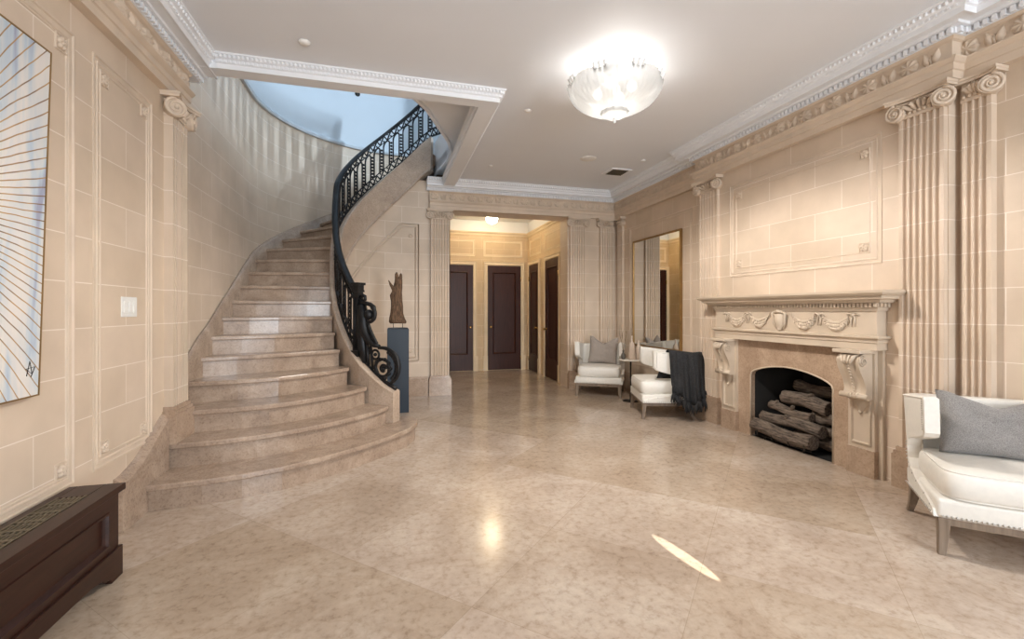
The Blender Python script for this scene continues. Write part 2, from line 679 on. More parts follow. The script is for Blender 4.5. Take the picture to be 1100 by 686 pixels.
# front wall behind the camera with two assumed tall windows
b = MB()
for (x0, x1, z0, z1) in ((-1.9, -0.8, 0, 3.15), (0.5, 1.7, 0, 3.15), (3.0, 4.2, 0, 3.15),
                         (-0.8, 0.5, 0, 0.3), (-0.8, 0.5, 2.9, 3.15), (1.7, 3.0, 0, 0.3), (1.7, 3.0, 2.9, 3.15)):
    block_wall_x(b, x0, x1, YF - 0.2, YF, z0, z1)
struct(b.build('wall_front', M_BLOCK))
for k, x0 in enumerate((-0.8, 1.7)):
    b = MB()
    y = YF - 0.1
    for (a0, a1, c0, c1) in ((0, 0.05, 0.3, 2.9), (1.25, 1.3, 0.3, 2.9), (0.05, 1.25, 0.3, 0.36), (0.05, 1.25, 2.84, 2.9),
                             (0.63, 0.67, 0.36, 2.84), (0.05, 0.63, 1.55, 1.59), (0.67, 1.25, 1.55, 1.59)):
        b.box(x0 + a0, x0 + a1, y - 0.03, y + 0.03, c0, c1)
    struct(b.build('window_%d' % (k + 1), M_WHITE))

# ------------------------------------------------------------------ stairwell walls
outer = [(-1.58, 3.80)] + [(-1.58, 3.9 + 0.25 * i) for i in range(8)] + arc(RO, 180, 72, 44)
wall_strip('wall_stair', outer, 0, 3.82, 0.18, u0=0.2)
upper_path = arc(RO + 0.03, 180, 10, 50)
wall_strip('wall_upper', [(-1.61, 3.80), (-1.61, 4.8)] + upper_path, 3.86, 5.6, 0.15, mat=M_UPPER)
b = MB()
b.sweep([(0.0, 3.80), (0.035, 3.80), (0.045, 3.83), (0.02, 3.87), (-0.03, 3.88)], [(-1.58, 3.80), (-1.58, 4.8)] + arc(RO, 180, 12, 48), smooth=False)
struct(b.build('trim_1', M_UPPER))
b = MB()
b.box(-1.9, 3.9, 3.4, 8.0, 5.6, 5.7)
struct(b.build('ceiling_upper', M_UPPER))

# upper-floor slab with the rounded stair opening
hole = [(0.66, 6.95), (0.69, 6.66), (0.74, 6.35), (0.765, 6.1), (0.755, 5.82), (0.69, 5.52), (0.58, 5.24), (0.46, 4.93), (0.36, 4.68), (0.2, 4.42), (-0.05, 4.2),
        (-0.4, 4.05), (-0.9, 3.98), (-1.6, 3.97)]
b = MB()
b.prism([(-1.95, 3.94), (0.90, 3.94), (0.90, 6.95)] + hole, 3.30, 3.74)
struct(b.build('ceiling_stair', M_WHITE))
b = MB()
b.sweep([(0.0, 3.27), (0.03, 3.27), (0.035, 3.30), (0.03, 3.42), (0.0, 3.43)], list(reversed(hole)), smooth=False)
struct(b.build('trim_2', M_WHITE))
b = MB()
b.prism([(-1.95, 2.0), (4.0, 2.0), (4.0, 9.6), (0.93, 9.6), (0.93, 3.9), (-1.95, 3.9)], 3.45, 3.74)
struct(b.build('floor_upper', M_WHITE))

# beams round the stair opening
b = MB()
b.box(-1.58, 0.925, 3.845, 3.945, 3.05, 3.42)
b.box(0.80, 0.925, 3.945, 6.84, 3.05, 3.42)
struct(b.build('ceiling_beam', M_WHITE))


def run_ends(path, i, o):
    # segment i of path pushed out by o: lengthen at outside corners, shorten at inside ones
    A, Bp = Vector(path[i]), Vector(path[i + 1])
    d = (Bp - A).normalized()
    for k, (p, q) in enumerate(((i - 1, i), (i + 1, i + 2))):
        if p < 0 or q >= len(path):
            continue
        e = (Vector(path[q]) - Vector(path[p])).normalized()
        cr = (e.x * d.y - e.y * d.x) if k == 0 else (d.x * e.y - d.y * e.x)
        if abs(cr) < 0.3:
            continue
        sg = o if cr > 0 else -o
        if k == 0:
            A = A - d * sg
        else:
            Bp = Bp + d * sg
    return A, Bp


def crown_detail(b, path, o1, z1, o2, z2, pitch=0.034, skip_ends=0.02):
    """two rows of small carved ornament (leaf tips above, dentils below) along a moulding"""
    for i in range(len(path) - 1):
        A, Bp = run_ends(path, i, o1)
        d = (Bp - A)
        Ln = d.length
        if Ln < 0.05:
            continue
        d.normalize()
        nr = Vector((d.y, -d.x))
        n = int((Ln - 2 * skip_ends) / pitch)
        M3 = Matrix(((d.x, nr.x, 0), (d.y, nr.y, 0), (0, 0, 1)))
        for k in range(n):
            s = skip_ends + (k + 0.5) * pitch
            p = A + d * s
            c = p + nr * o1
            b.ball((c.x, c.y, z1), 0.013, 5, 3, (1.0, 0.8, 1.25), M3)
            c = p + nr * o2
            M4 = Matrix.Translation((c.x, c.y, z2)) @ M3.to_4x4()
            b.box(-0.008, 0.008, -0.01, 0.008, -0.010, 0.010, M4)


# crown on the beams
bp = [(-1.235, 3.845), (0.925, 3.845), (0.925, 6.58)]
b = MB()
b.sweep([(0, 3.05), (0.006, 3.05), (0.008, 3.085), (0.018, 3.09), (0.022, 3.11), (0.038, 3.118), (0.044, 3.135), (0.055, 3.14), (0.058, 3.152), (0.0, 3.152)], bp)
crown_detail(b, bp, 0.044, 3.128, 0.020, 3.100, 0.030)
struct(b.build('trim_3', M_WHITE))
# inner moulding of the beams
bi = [(0.80, 6.84), (0.80, 3.945), (-1.58, 3.945)]
b = MB()
b.sweep([(0, 3.05), (0.03, 3.05), (0.032, 3.075), (0.045, 3.085), (0.05, 3.12), (0.065, 3.13), (0.0, 3.14)], bi)
crown_detail(b, bi, 0.045, 3.105, 0.04, 3.08, 0.03)
struct(b.build('trim_4', M_WHITE))

# ------------------------------------------------------------------ entablature and cornice
ENT = [(0, 2.735), (0.055, 2.735), (0.055, 2.785), (0.065, 2.79), (0.065, 2.828), (0.075, 2.834), (0.092, 2.852), (0.092, 2.862),
       (0.045, 2.868), (0.045, 2.978), (0.06, 2.984), (0.075, 3.0), (0, 3.0)]
COR = [(0, 2.998), (0.085, 2.998), (0.085, 3.036), (0.125, 3.038), (0.13, 3.052), (0.185, 3.052), (0.192, 3.046), (0.2, 3.046), (0.204, 3.08),
       (0.215, 3.086), (0.22, 3.105), (0.238, 3.115), (0.244, 3.135), (0.252, 3.14), (0.254, 3.152), (0, 3.152)]


def dentils(b, path, o, z0, z1, pitch=0.042, w=0.024, dep=0.022):
    for i in range(len(path) - 1):
        A, Bp = run_ends(path, i, o)
        d = Bp - A
        Ln = d.length
        d.normalize()
        nr = Vector((d.y, -d.x))
        n = max(1, int(Ln / pitch))
        for k in range(n):
            p = A + d * ((k + 0.5) * Ln / n) + nr * o
            M4 = Matrix(((d.x, nr.x, 0, p.x), (d.y, nr.y, 0, p.y), (0, 0, 1, 0), (0, 0, 0, 1)))
            b.box(-w / 2, w / 2, -0.004, dep, z0, z1, M4)


def shells(b, path, o, pitch=0.275, z0=2.872, h=0.1, margin=0.07):
    """frieze relief: alternating scallop shells and pairs of upright leaves"""
    for i in range(len(path) - 1):
        A, Bp = Vector(path[i]), Vector(path[i + 1])
        d = Bp - A
        Ln = d.length
        d.normalize()
        nr = Vector((d.y, -d.x))
        if Ln < 0.2:
            continue
        n = max(1, round((Ln - 2 * margin) / (pitch / 2)))
        st = (Ln - 2 * margin) / n
        for k in range(n + 1):
            c = A + d * (margin + k * st) + nr * (o - 0.002)

            def W(u, w, z):
                return (c.x + d.x * u + nr.x * w, c.y + d.y * u + nr.y * w, z0 + z)
            if k % 2 == 0:
                rows = []
                nr_, na = 6, 32
                for ri in range(nr_ + 1):
                    t = ri / nr_
                    row = []
                    for ai in range(na):
                        a = -PI / 2 + 2 * PI * ai / na
                        fan = 0.72 + 0.28 * min(1, abs(a + PI / 2) / R(75), abs(a - 1.5 * PI) / R(75))
                        rad = 0.064 * t * fan * (1 + 0.04 * math.cos(ai * PI / 2) * t)
                        dp = (0.010 + 0.010 * (1 - t ** 3) + 0.006 * math.cos(ai * PI / 2) * min(1, 1.6 * t)) if t < 0.98 else 0.0
                        row.append(W(rad * math.cos(a), max(0, dp), 0.048 + rad * math.sin(a) * 0.95))
                    rows.append(row)
                b.grid(rows, closed_u=True)
                b.ball(W(0, 0.008, 0.012), 0.014, 6, 4)
            else:
                for s in (-1, 1):
                    rows = []
                    for ti in range(7):
                        t = ti / 6
                        row = []
                        wd = 0.022 * math.sin(PI * min(1, 0.12 + t * 0.95)) + 0.002
                        lean = s * (0.018 + 0.016 * t * t)
                        for ui in range(5):
                            q = ui / 4 * 2 - 1
                            row.append(W(lean * 1.25 + q * wd * 1.2, 0.024 * (1 - q * q) * math.sin(PI * (0.1 + 0.85 * t)) + 0.001, 0.008 + 0.088 * t))
                        rows.append(row)
                    b.grid(rows)
                b.tube([W(0, 0.004, 0.004), W(0, 0.012, 0.04), W(0, 0.004, 0.07)], [0.006, 0.009, 0.003], 6)


def entablature(path, n_ent, n_cor, ent_caps=True, cor_path=None):
    b = MB()
    b.sweep(ENT, path)
    e = struct(b.build(n_ent, M_STONE))
    b = MB()
    shells(b, path, 0.045)
    b.build('carved_frieze', M_STONE, e)
    cp = cor_path or path
    b = MB()
    b.sweep(COR, cp)
    c = struct(b.build(n_cor, M_WHITE))
    b = MB()
    dentils(b, cp, 0.085, 3.0, 3.034)
    b.build('dentil_band', M_WHITE, c)
    b = MB()
    crown_detail(b, cp, 0.240, 3.125, 0.213, 3.097, 0.036)
    b.build('carved_band', M_WHITE, c)


RP = [(0.585, YB), (XR, YB), (XR, Y1), (XB, Y1), (XB, Y0), (XR, Y0), (XR, YF)]
entablature(RP, 'trim_5', 'trim_6', cor_path=[(0.54, YB)] + RP[1:])
entablature([(XL, YF), (XL, 3.90)], 'trim_7', 'trim_8', cor_path=[(XL, YF), (XL, 4.02)])

# ------------------------------------------------------------------ wall panels and rosettes


def frame_M(o, u, n):
    """local (a, w, z) -> world; u along wall, n out of wall"""
    return Matrix(((u[0], n[0], 0, o[0]), (u[1], n[1], 0, o[1]), (0, 0, 1, o[2] if len(o) > 2 else 0), (0, 0, 0, 1)))


def panel_frame(b, M4, a0, a1, z0, z1, prof):
    """closed picture-frame moulding; prof = (inward distance, height out of wall)"""
    c = [(a0, z0, 1, 1), (a1, z0, -1, 1), (a1, z1, -1, -1), (a0, z1, 1, -1)]
    rows = []
    for (a, z, sa, sz) in c:
        rows.append([M4 @ Vector((a + sa * i, w, z + sz * i)) for (i, w) in prof])
    b.grid(rows, closed_v=True, smooth=False)


P_OUT = [(0, 0.0), (0.0, 0.007), (0.010, 0.008), (0.015, 0.001), (0.03, 0.001), (0.034, 0.006), (0.042, 0.005), (0.046, 0.0)]
P_IN = [(0, 0.0), (0.002, 0.005), (0.008, 0.005), (0.011, 0.0)]


def rosette(b, M4, a, z, s=0.032):
    panel_frame(b, M4, a - s * 1.25, a + s * 1.25, z - s * 1.25, z + s * 1.25, [(0, 0), (0.001, 0.007), (0.006, 0.007), (0.009, 0.0)])
    for k in range(5):
        an = PI / 2 + 2 * PI * k / 5
        M3 = (M4 @ Matrix.Translation((a + s * 0.55 * math.cos(an), 0.004, z + s * 0.55 * math.sin(an)))).to_translation()
        b.ball(M3, s * 0.45, 6, 4, (1, 1, 1))
    b.ball((M4 @ Vector((a, 0.01, z))), s * 0.3, 6, 4)


def wall_panel(parent, M4, a0, a1, z0, z1, inset=0.085, corners='LRBT', rs=0.032, mat=M_STONE):
    b = MB()
    panel_frame(b, M4, a0, a1, z0, z1, P_OUT)
    panel_frame(b, M4, a0 + inset, a1 - inset, z0 + inset, z1 - inset, P_IN)
    b.build('panel_moulding', mat, parent)
    b = MB()
    for a in (a0 + inset + rs * 1.3, a1 - inset - rs * 1.3):
        for z in (z0 + inset + rs * 1.3, z1 - inset - rs * 1.3):
            rosette(b, M4, a, z, rs)
    b.build('rosettes', mat, parent)


ML = frame_M((XL, 0, 0), (0, 1), (1, 0))
wall_panel(wall_left, ML, 1.0, 2.70, 0.405, 2.59, inset=0.05)
wall_panel(wall_left, ML, 2.845, 3.455, 0.41, 2.59, inset=0.06, rs=0.03)
MR = frame_M((XB, 0, 0), (0, 1), (-1, 0))
wall_panel(wall_right, MR, 2.535, 4.09, 1.60, 2.575, inset=0.085, rs=0.034)
MR2 = frame_M((XR, 0, 0), (0, 1), (-1, 0))
wall_panel(wall_right, MR2, 0.2, 1.70, 0.42, 2.56)
b = MB()
panel_frame(b, MR2, 4.85, 6.36, 0.42, 2.52, P_OUT)
b.build('panel_moulding', M_STONE, wall_right)

# baseboards
BASE = [(0, 0), (0.03, 0), (0.03, 0.235), (0.02, 0.25), (0.012, 0.28), (0, 0.28)]
b = MB()
b.sweep(BASE, [(OX1 + 0.01, YB), (XR, YB), (XR, Y1 + 0.03)])
struct(b.build('baseboard_right', M_PLINTH))
b = MB()
b.sweep(BASE, [(XR, Y0 - 0.25), (XR, YF)])
struct(b.build('baseboard_front', M_PLINTH))

# ------------------------------------------------------------------ pilasters


def spiral(M4, a, z, r, s, turns=2.0, w=0.0, n=34, k0=0.16):
    out = []
    for i in range(n + 1):
        t = i / n
        an = PI / 2 - s * t * turns * 2 * PI
        rr = r * (1 - t * (1 - k0))
        out.append(M4 @ Vector((a + rr * math.cos(an), w + 0.006 * t, z + rr * math.sin(an))))
    return out


def flute_profile(w, proj, n, margin=0.018, depth=0.02):
    pts = [(-w / 2, 0.0), (-w / 2, proj)]
    fw = (w - 2 * margin) / n
    g = fw * 0.74
    for k in range(n):
        c = -w / 2 + margin + (k + 0.5) * fw
        for j in range(7):
            a = PI * j / 6
            pts.append((c - g / 2 * math.cos(a), proj - depth * math.sin(a)))
    pts += [(w / 2, proj), (w / 2, 0.0)]
    return pts


def pilaster(label, o, u, n, w, proj, z0=0.0, flutes=6, plinth=0.285, group='fluted stone pilasters', vol=(1, 1), rv=0.058, vrot=(10, 10)):
    """o: centre on the wall plane; u along wall; n outwards"""
    M4 = frame_M((o[0], o[1], z0), u, n)
    t = thing('pilaster', label, 'pilaster', (o[0], o[1], z0), 0, group)
    Mi = Matrix.Translation((-o[0], -o[1], -z0)) @ M4
    H = 2.735 - z0
    zc = H - 0.15
    # plinth
    b = MB()
    e = 0.03
    b.box(-w / 2 - e, w / 2 + e, 0, proj + e, 0, plinth - 0.05, Mi)
    b.box(-w / 2 - e * 0.75, w / 2 + e * 0.75, 0, proj + e * 0.75, plinth - 0.05, plinth - 0.028, Mi)
    b.box(-w / 2 - e * 0.4, w / 2 + e * 0.4, 0, proj + e * 0.4, plinth - 0.028, plinth, Mi)
    b.build('plinth', M_PLINTH, t)
    # shaft
    b = MB()
    pr = flute_profile(w, proj, flutes)
    rows = [[Mi @ Vector((a, d, z)) for a, d in pr] for z in (plinth, zc)]
    b.grid(rows, smooth=False, uvs=[[(0.1, plinth + z0)] * len(pr), [(0.1, zc + z0)] * len(pr)])
    b.build('shaft', M_BLOCK, t)
    # capital
    b = MB()
    b.box(-w / 2 - 0.004, w / 2 + 0.004, 0, proj + 0.006, zc, zc + 0.018, Mi)
    b.box(-w / 2, w / 2, 0, proj + 0.002, zc + 0.018, H - 0.035, Mi)
    # echinus
    for k in range(int(w / 0.03)):
        c = Mi @ Vector((-w / 2 + (k + 0.5) * w / int(w / 0.03), proj + 0.006, zc + 0.032))
        b.ball(c, 0.013, 6, 4)
    # abacus with concave front
    ab = []
    na = 10
    for i in range(na + 1):
        q = i / na * 2 - 1
        ab.append((q * (w / 2 + 0.055), proj + 0.02 + 0.04 * q * q))
    ab = [(-w / 2 - 0.055, 0.0)] + ab + [(w / 2 + 0.055, 0.0)]
    b.prism(ab, H - 0.035, H - 0.018, Mi)
    ab2 = [(a * 1.02, d + (0.008 if d > 0 else 0)) for a, d in ab]
    b.prism(ab2, H - 0.018, H - 0.002, Mi)
    cap = b.build('capital', M_STONE, t)
    for s, on in ((-1, vol[0]), (1, vol[1])):
        if not on:
            continue
        b = MB()
        # volute turned outwards at the corner
        an = R(vrot[0] if s < 0 else vrot[1]) * s
        Mv = Mi @ Matrix.Translation((s * (w / 2 + 0.008), proj + 0.018, zc + 0.052)) @ Matrix.Rotation(-an, 4, 'Z')
        disc = []
        for k in range(20):
            disc.append((rv * 0.94 * math.cos(2 * PI * k / 20), rv * 0.94 * math.sin(2 * PI * k / 20)))
        Md = Mv @ Matrix.Rotation(PI / 2, 4, 'X')
        b.prism(disc, -0.012, 0.05, Md)
        b.tube(spiral(Mv, 0, 0, rv * 0.95, s, 2.1, w=0.012), [0.0115 * (1 - 0.55 * i / 34) for i in range(35)], 6)
        b.ball(Mv @ Vector((0, 0.017, 0)), 0.013, 8, 5)
        # channel running from volute to the middle
        b.tube([Mi @ Vector((s * (w / 2 + 0.01), proj + 0.022, zc + 0.105)), Mi @ Vector((s * w * 0.28, proj + 0.012, zc + 0.098)), Mi @ Vector((s * w * 0.08, proj + 0.008, zc + 0.092))], [0.012, 0.010, 0.008], 6)
        b.build('volute', M_STONE, cap)
    # carved leaf ornament in the middle
    b = MB()
    for k in range(-2, 3):
        bx = k * w * 0.12
        hh = 0.062 - 0.012 * abs(k)
        pts = [Mi @ Vector((bx * 0.6, proj + 0.004, zc + 0.04)), Mi @ Vector((bx, proj + 0.018, zc + 0.04 + hh * 0.55)), Mi @ Vector((bx * 1.3, proj + 0.03, zc + 0.04 + hh)), Mi @ Vector((bx * 1.5, proj + 0.036, zc + 0.035 + hh * 0.8))]
        b.tube(pts, [0.006, 0.016, 0.013, 0.006], 7, flat=0.7)
    b.build('leaf_ornament', M_STONE, cap)
    return t


UY, NX = (0, 1), (1, 0)
pilaster('fluted pilaster on left wall beside the foot of the stairs', (XL, 3.745), (0, 1), (1, 0), 0.245, 0.055, z0=2 * RISE, flutes=6, plinth=0.25, rv=0.068, vrot=(55, 5))
pilaster('fluted pilaster between the blue pedestal and the lobby opening', (0.735, YB), (1, 0), (0, -1), 0.27, 0.055, flutes=6)
pilaster('fluted pilaster at right jamb of lobby opening behind the armchair', (2.93, YB), (1, 0), (0, -1), 0.27, 0.05, flutes=6, vol=(1, 1))
pilaster('narrow corner pilaster on the back wall next to the mirror', (3.44, YB), (1, 0), (0, -1), 0.24, 0.045, flutes=5, vol=(1, 0), rv=0.05)
pilaster('narrow half pilaster in the corner on the mirror wall', (XR, 6.62), (0, -1), (-1, 0), 0.16, 0.035, flutes=3, vol=(0, 1), rv=0.05)
pilaster('fluted pilaster left of the fireplace behind dark throw', (XB, 4.40), (0, -1), (-1, 0), 0.305, 0.035, flutes=6, vrot=(0, 30))
pilaster('tall fluted pilaster right of the fireplace', (XB, 2.262), (0, -1), (-1, 0), 0.27, 0.035, flutes=6, rv=0.064, vrot=(0, 30))
pilaster('set-back fluted pilaster against the wall above the grey tweed pillow', (XR, 2.005), (0, -1), (-1, 0), 0.15, 0.05, flutes=3, vol=(0, 1), rv=0.062, vrot=(0, 30))

# ------------------------------------------------------------------ lobby behind the opening
AX0, AX1, AYB, ACE = 0.93, 2.87, 9.25, 3.10
b = MB()
block_wall_x(b, AX0 - 0.15, AX1 + 0.2, AYB, AYB + 0.15, 0, 2.86)
wab = struct(b.build('wall_lobby_back', M_ALC))
b = MB()
for x in (AX1, AX1 + 0.2):
    b.face([(x, YB + 0.33, 0), (x, AYB, 0), (x, AYB, 2.86), (x, YB + 0.33, 2.86)], [(0.1, 0), (2.22, 0), (2.22, 2.86), (0.1, 2.86)])
war = struct(b.build('wall_lobby_right', M_ALC, recalc=False))
b = MB()
for x in (AX0, AX0 - 0.15):
    b.face([(x, YB + 0.33, 0), (x, AYB, 0), (x, AYB, 2.86), (x, YB + 0.33, 2.86)], [(0.1, 0), (2.22, 0), (2.22, 2.86), (0.1, 2.86)])
struct(b.build('wall_lobby_left', M_ALC, recalc=False))
b = MB()
b.box(AX0 - 0.15, AX1 + 0.2, YB + 0.33, AYB + 0.15, ACE, ACE + 0.1)
for (x0, x1, y0, y1) in ((AX0 - 0.15, AX1 + 0.2, AYB, AYB + 0.15), (AX1, AX1 + 0.2, YB + 0.33, AYB), (AX0 - 0.15, AX0, YB + 0.33, AYB)):
    b.box(x0, x1, y0, y1, 2.86, ACE)
struct(b.build('ceiling_lobby', M_WHITE))
b = MB()
b.sweep([(0, 2.80), (0.015, 2.80), (0.02, 2.83), (0.045, 2.85), (0.05, 2.87), (0, 2.88)], [(AX0, YB + 0.33), (AX0, AYB), (AX1, AYB), (AX1, YB + 0.33)])
struct(b.build('trim_9', M_ALC))

DH = 2.17


def make_door(idx, M4, a0, a1, knob, hinge_a, mat=M_DOOR):
    """door in local wall frame"""
    b = MB()
    M4 = M4 @ Matrix.Translation((0, 0.012, 0))
    w0, w1 = a0 + 0.002, a1 - 0.002
    st = 0.105
    P = 0.012
    b.box(w0, w0 + st, -0.008, P, 0.012, DH, M4)
    b.box(w1 - st, w1, -0.008, P, 0.012, DH, M4)
    b.box(w0 + st, w1 - st, -0.008, P, 0.012, 0.34, M4)
    b.box(w0 + st, w1 - st, -0.008, P, DH - 0.13, DH, M4)
    panel_frame(b, M4, w0 + st, w1 - st, 0.34, DH - 0.13, [(0, P), (0.012, P + 0.006), (0.024, P - 0.004), (0.03, -0.006)])
    b.box(w0 + st + 0.028, w1 - st - 0.028, -0.011, -0.004, 0.368, DH - 0.158, M4)
    d = struct(b.build('door_%d' % idx, mat))
    b = MB()
    Mk = M4 @ Matrix.Translation((knob, P, 0.90)) @ Matrix.Rotation(-PI / 2, 4, 'X')
    b.lathe([(0.024, 0.0), (0.024, 0.004), (0.009, 0.008), (0.009, 0.025), (0.02, 0.032), (0.026, 0.045), (0.02, 0.06), (0.004, 0.064)], seg=14, M=Mk)
    b.build('knob', M_BRASS, d)
    for z in (0.25, 1.9):
        b = MB()
        b.tube([M4 @ Vector((hinge_a, P + 0.006, z - 0.045)), M4 @ Vector((hinge_a, P + 0.006, z + 0.045))], 0.009, 8)
        b.build('hinge', M_BRASS, d)
    return d


def casing(b, M4, a0, a1, top=DH + 0.012):
    w = 0.075
    pr = [(0, 0.0), (0, 0.030), (0.012, 0.036), (0.02, 0.026), (0.06, 0.024), (0.066, 0.034), (w, 0.034), (w, 0.0)]
    c = [(a0, 0.0, -1, 0), (a0, top, -1, 1), (a1, top, 1, 1), (a1, 0.0, 1, 0)]
    b.grid([[M4 @ Vector((a + sa * i, d, z + (i if sz else 0))) for i, d in pr] for a, z, sa, sz in c], smooth=False)
    for a, s in ((a0, -1), (a1, 1)):
        x0, x1 = sorted((a, a + s * (w + 0.02)))
        b.box(x0, x1, 0, 0.044, 0, 0.30, M4)


MB_ = frame_M((0, AYB, 0), (1, 0), (0, -1))
MS_ = frame_M((AX1, 0, 0), (0, 1), (-1, 0))
make_door(1, MB_, 1.00, 1.68, 1.62, 1.008)
make_door(2, MB_, 1.985, 2.70, 2.05, 2.694)
make_door(3, MS_, 8.50, 9.12, 8.56, 9.114)
make_door(4, MS_, 7.40, 8.10, 8.03, 7.406)
b = MB()
casing(b, MB_, 1.00, 1.68)
casing(b, MB_, 1.985, 2.70)
for (a0, a1) in ((1.0, 1.72), (1.9, 2.74)):
    panel_frame(b, MB_, a0, a1, 2.36, 2.70, P_OUT)
b.build('door_casing', M_ALC, wab)
b = MB()
casing(b, MS_, 8.50, 9.12)
casing(b, MS_, 7.40, 8.10)
for (a0, a1) in ((7.35, 8.2), (8.4, 9.12)):
    panel_frame(b, MS_, a0, a1, 2.36, 2.70, P_OUT)
b.build('door_casing', M_ALC, war)

# ------------------------------------------------------------------ staircase
# noses: left (outer) to right (inner)
NOSE = {
    1: [(-1.448, 3.285), (-1.15, 3.315), (-0.93, 3.362), (-0.70, 3.452), (-0.46, 3.605), (-0.213, 3.815), (0.022, 4.05), (0.19, 4.27), (0.272, 4.47), (0.285, 4.60), (0.24, 4.73), (0.13, 4.80)],
    2: [(-1.478, 3.59), (-1.14, 3.628), (-0.92, 3.69), (-0.729, 3.775), (-0.523, 3.902), (-0.36, 4.03), (-0.21, 4.18), (-0.067, 4.355), (0.0, 4.47), (0.01, 4.62)],
    3: [(-1.50, 3.865), (-1.40, 3.868), (-1.086, 3.915), (-0.90, 3.965), (-0.73, 4.055), (-0.53, 4.215), (-0.335, 4.42), (-0.20, 4.64)],
    4: [(-1.55, 4.165), (-1.2, 4.22), (-0.907, 4.31), (-0.70, 4.46), (-0.53, 4.63), (-0.377, 4.845)],
}
OUT_Y = {5: 4.44, 6: 4.67, 7: 4.95, 8: 5.24, 9: 5.52, 10: 5.81, 11: 6.10}
INN = {5: (-0.48, 5.0), 6: (-0.545, 5.15), 7: (-0.585, 5.3), 8: (-0.61, 5.44), 9: (-0.62, 5.57), 10: (-0.625, 5.70), 11: (-0.625, 5.83)}


def polar(r, a):
    return (CX + r * math.cos(R(a)), CY + r * math.sin(R(a)))


OA = {12: 166, 13: 155, 14: 144, 15: 133, 16: 122, 17: 111, 18: 101, 19: 91, 20: 81, 21: 71, 22: 61, 23: 51}
IA = {12: 181, 13: 171, 14: 160, 15: 149, 16: 138, 17: 127, 18: 115.5, 19: 104, 20: 92.5, 21: 81, 22: 69.5, 23: 58}
for k in range(5, 12):
    o = (-1.57, OUT_Y[k])
    if k == 11:
        o = polar(RO - 0.01, 175.3)
    i = INN[k]
    NOSE[k] = [(o[0] + (i[0] - o[0]) * t, o[1] + (i[1] - o[1]) * t - 0.05 * (1 if k < 7 else 0.5) * math.sin(PI * t)) for t in (0, 0.25, 0.5, 0.75, 1)]
for k in range(12, 24):
    o, i = polar(RO - 0.01, OA[k]), polar(RI, IA[k])
    NOSE[k] = [(o[0] + (i[0] - o[0]) * t, o[1] + (i[1] - o[1]) * t) for t in (0, 0.25, 0.5, 0.75, 1)]


def inset(line, d):
    """move a nose line backwards (up the stair)"""
    P = [Vector(p) for p in line]
    out = []
    for i in range(len(P)):
        t = (P[min(i + 1, len(P) - 1)] - P[max(i - 1, 0)]).normalized()
        out.append((P[i].x - t.y * d, P[i].y + t.x * d))
    return out


stair = thing('staircase', 'curved pale marble staircase climbing and turning beside the left wall', 'staircase')
TT = 0.038
for k in range(1, 22):
    z = k * RISE
    front = NOSE[k]
    nxt = NOSE[k + 1]
    back = inset(nxt, 0.06)
    if k == 1:
        back = [(-1.45, 3.72), (-0.75, 3.95), (-0.3, 4.35), (-0.05, 4.60), (0.10, 4.72)]
    if k == 2:
        back = [(-1.50, 3.98), (-0.7, 4.25), (-0.22, 4.68), (-0.08, 4.66)]
    # side fill along the outer string
    if k >= 4:
        front = list(front)
    poly = list(front) + list(reversed(back))
    b = MB()
    b.prism(poly, z - TT, z)
    b.build('tread', M_STEP, stair, bevel=0.008)
    fr = inset(front, 0.028)
    if k == 1:
        fr[-1] = (0.12, 4.77)
        fr[-2] = (0.215, 4.70)
    poly = fr + list(reversed(back))
    b = MB()
    b.prism(poly, (k - 1) * RISE, z - TT)
    b.build('riser', M_STEP, stair)

# outer string (marble skirt following the wall)


def outer_z(k):
    return k * RISE


sk = [((-1.572, 4.18), 4.0), ((-1.572, 4.44), 5), ((-1.572, 4.67), 6), ((-1.572, 4.95), 7), ((-1.572, 5.24), 8), ((-1.572, 5.52), 9), ((-1.572, 5.81), 10)]
for a in range(176, 60, -4):
    kk = 11 + (175.3 - a) / 10.9
    sk.append((polar(RO - 0.004, a), kk))
path = [p for p, k in sk]
b = MB()
rows_in, rows_top, rows_cap, rows_bot = [], [], [], []
n = len(path)
for i in range(n):
    a = Vector(path[max(0, i - 1)])
    c = Vector(path[min(n - 1, i + 1)])
    d = (c - a).normalized()
    nr = Vector((d.y, -d.x))
    zt = sk[i][1] * RISE + 0.105 + (0.06 if i < 2 else 0)
    P0 = Vector(path[i])
    rows_bot.append((*(P0 + nr * 0.03), zt - 0.55))
    rows_in.append((*(P0 + nr * 0.03), zt - 0.025))
    rows_top.append((*(P0 + nr * 0.018), zt - 0.02))
    rows_cap.append((*(P0 + nr * 0.012), zt))
b.grid([rows_bot, rows_in, rows_top, rows_cap, [(*path[i], sk[i][1] * RISE + 0.105 + (0.06 if i < 2 else 0)) for i in range(n)]], smooth=True)
b.build('wall_string', M_STEP, stair)

# sloping marble skirt at the foot, curving from floor level up to the pilaster
b = MB()
ys = [3.03 + (3.59 - 3.03) * i / 16 for i in range(17)]
bot, face, top, in_ = [], [], [], []
for y in ys:
    zt = 0.305 + 0.57 * max(0, y - 3.16) + 0.02 * math.exp(-((y - 3.16) / 0.06) ** 2)
    e = 0.045
    bot.append((XL + e, y, 0))
    face.append((XL + e, y, zt - 0.035))
    top.append((XL + e * 0.55, y, zt - 0.012))
    in_.append((XL, y, zt))
b.grid([bot, face, top, in_], smooth=False)
b.face([(XL, ys[0], 0), bot[0], face[0], top[0], in_[0]])
b.build('foot_skirt', M_STEP, stair)

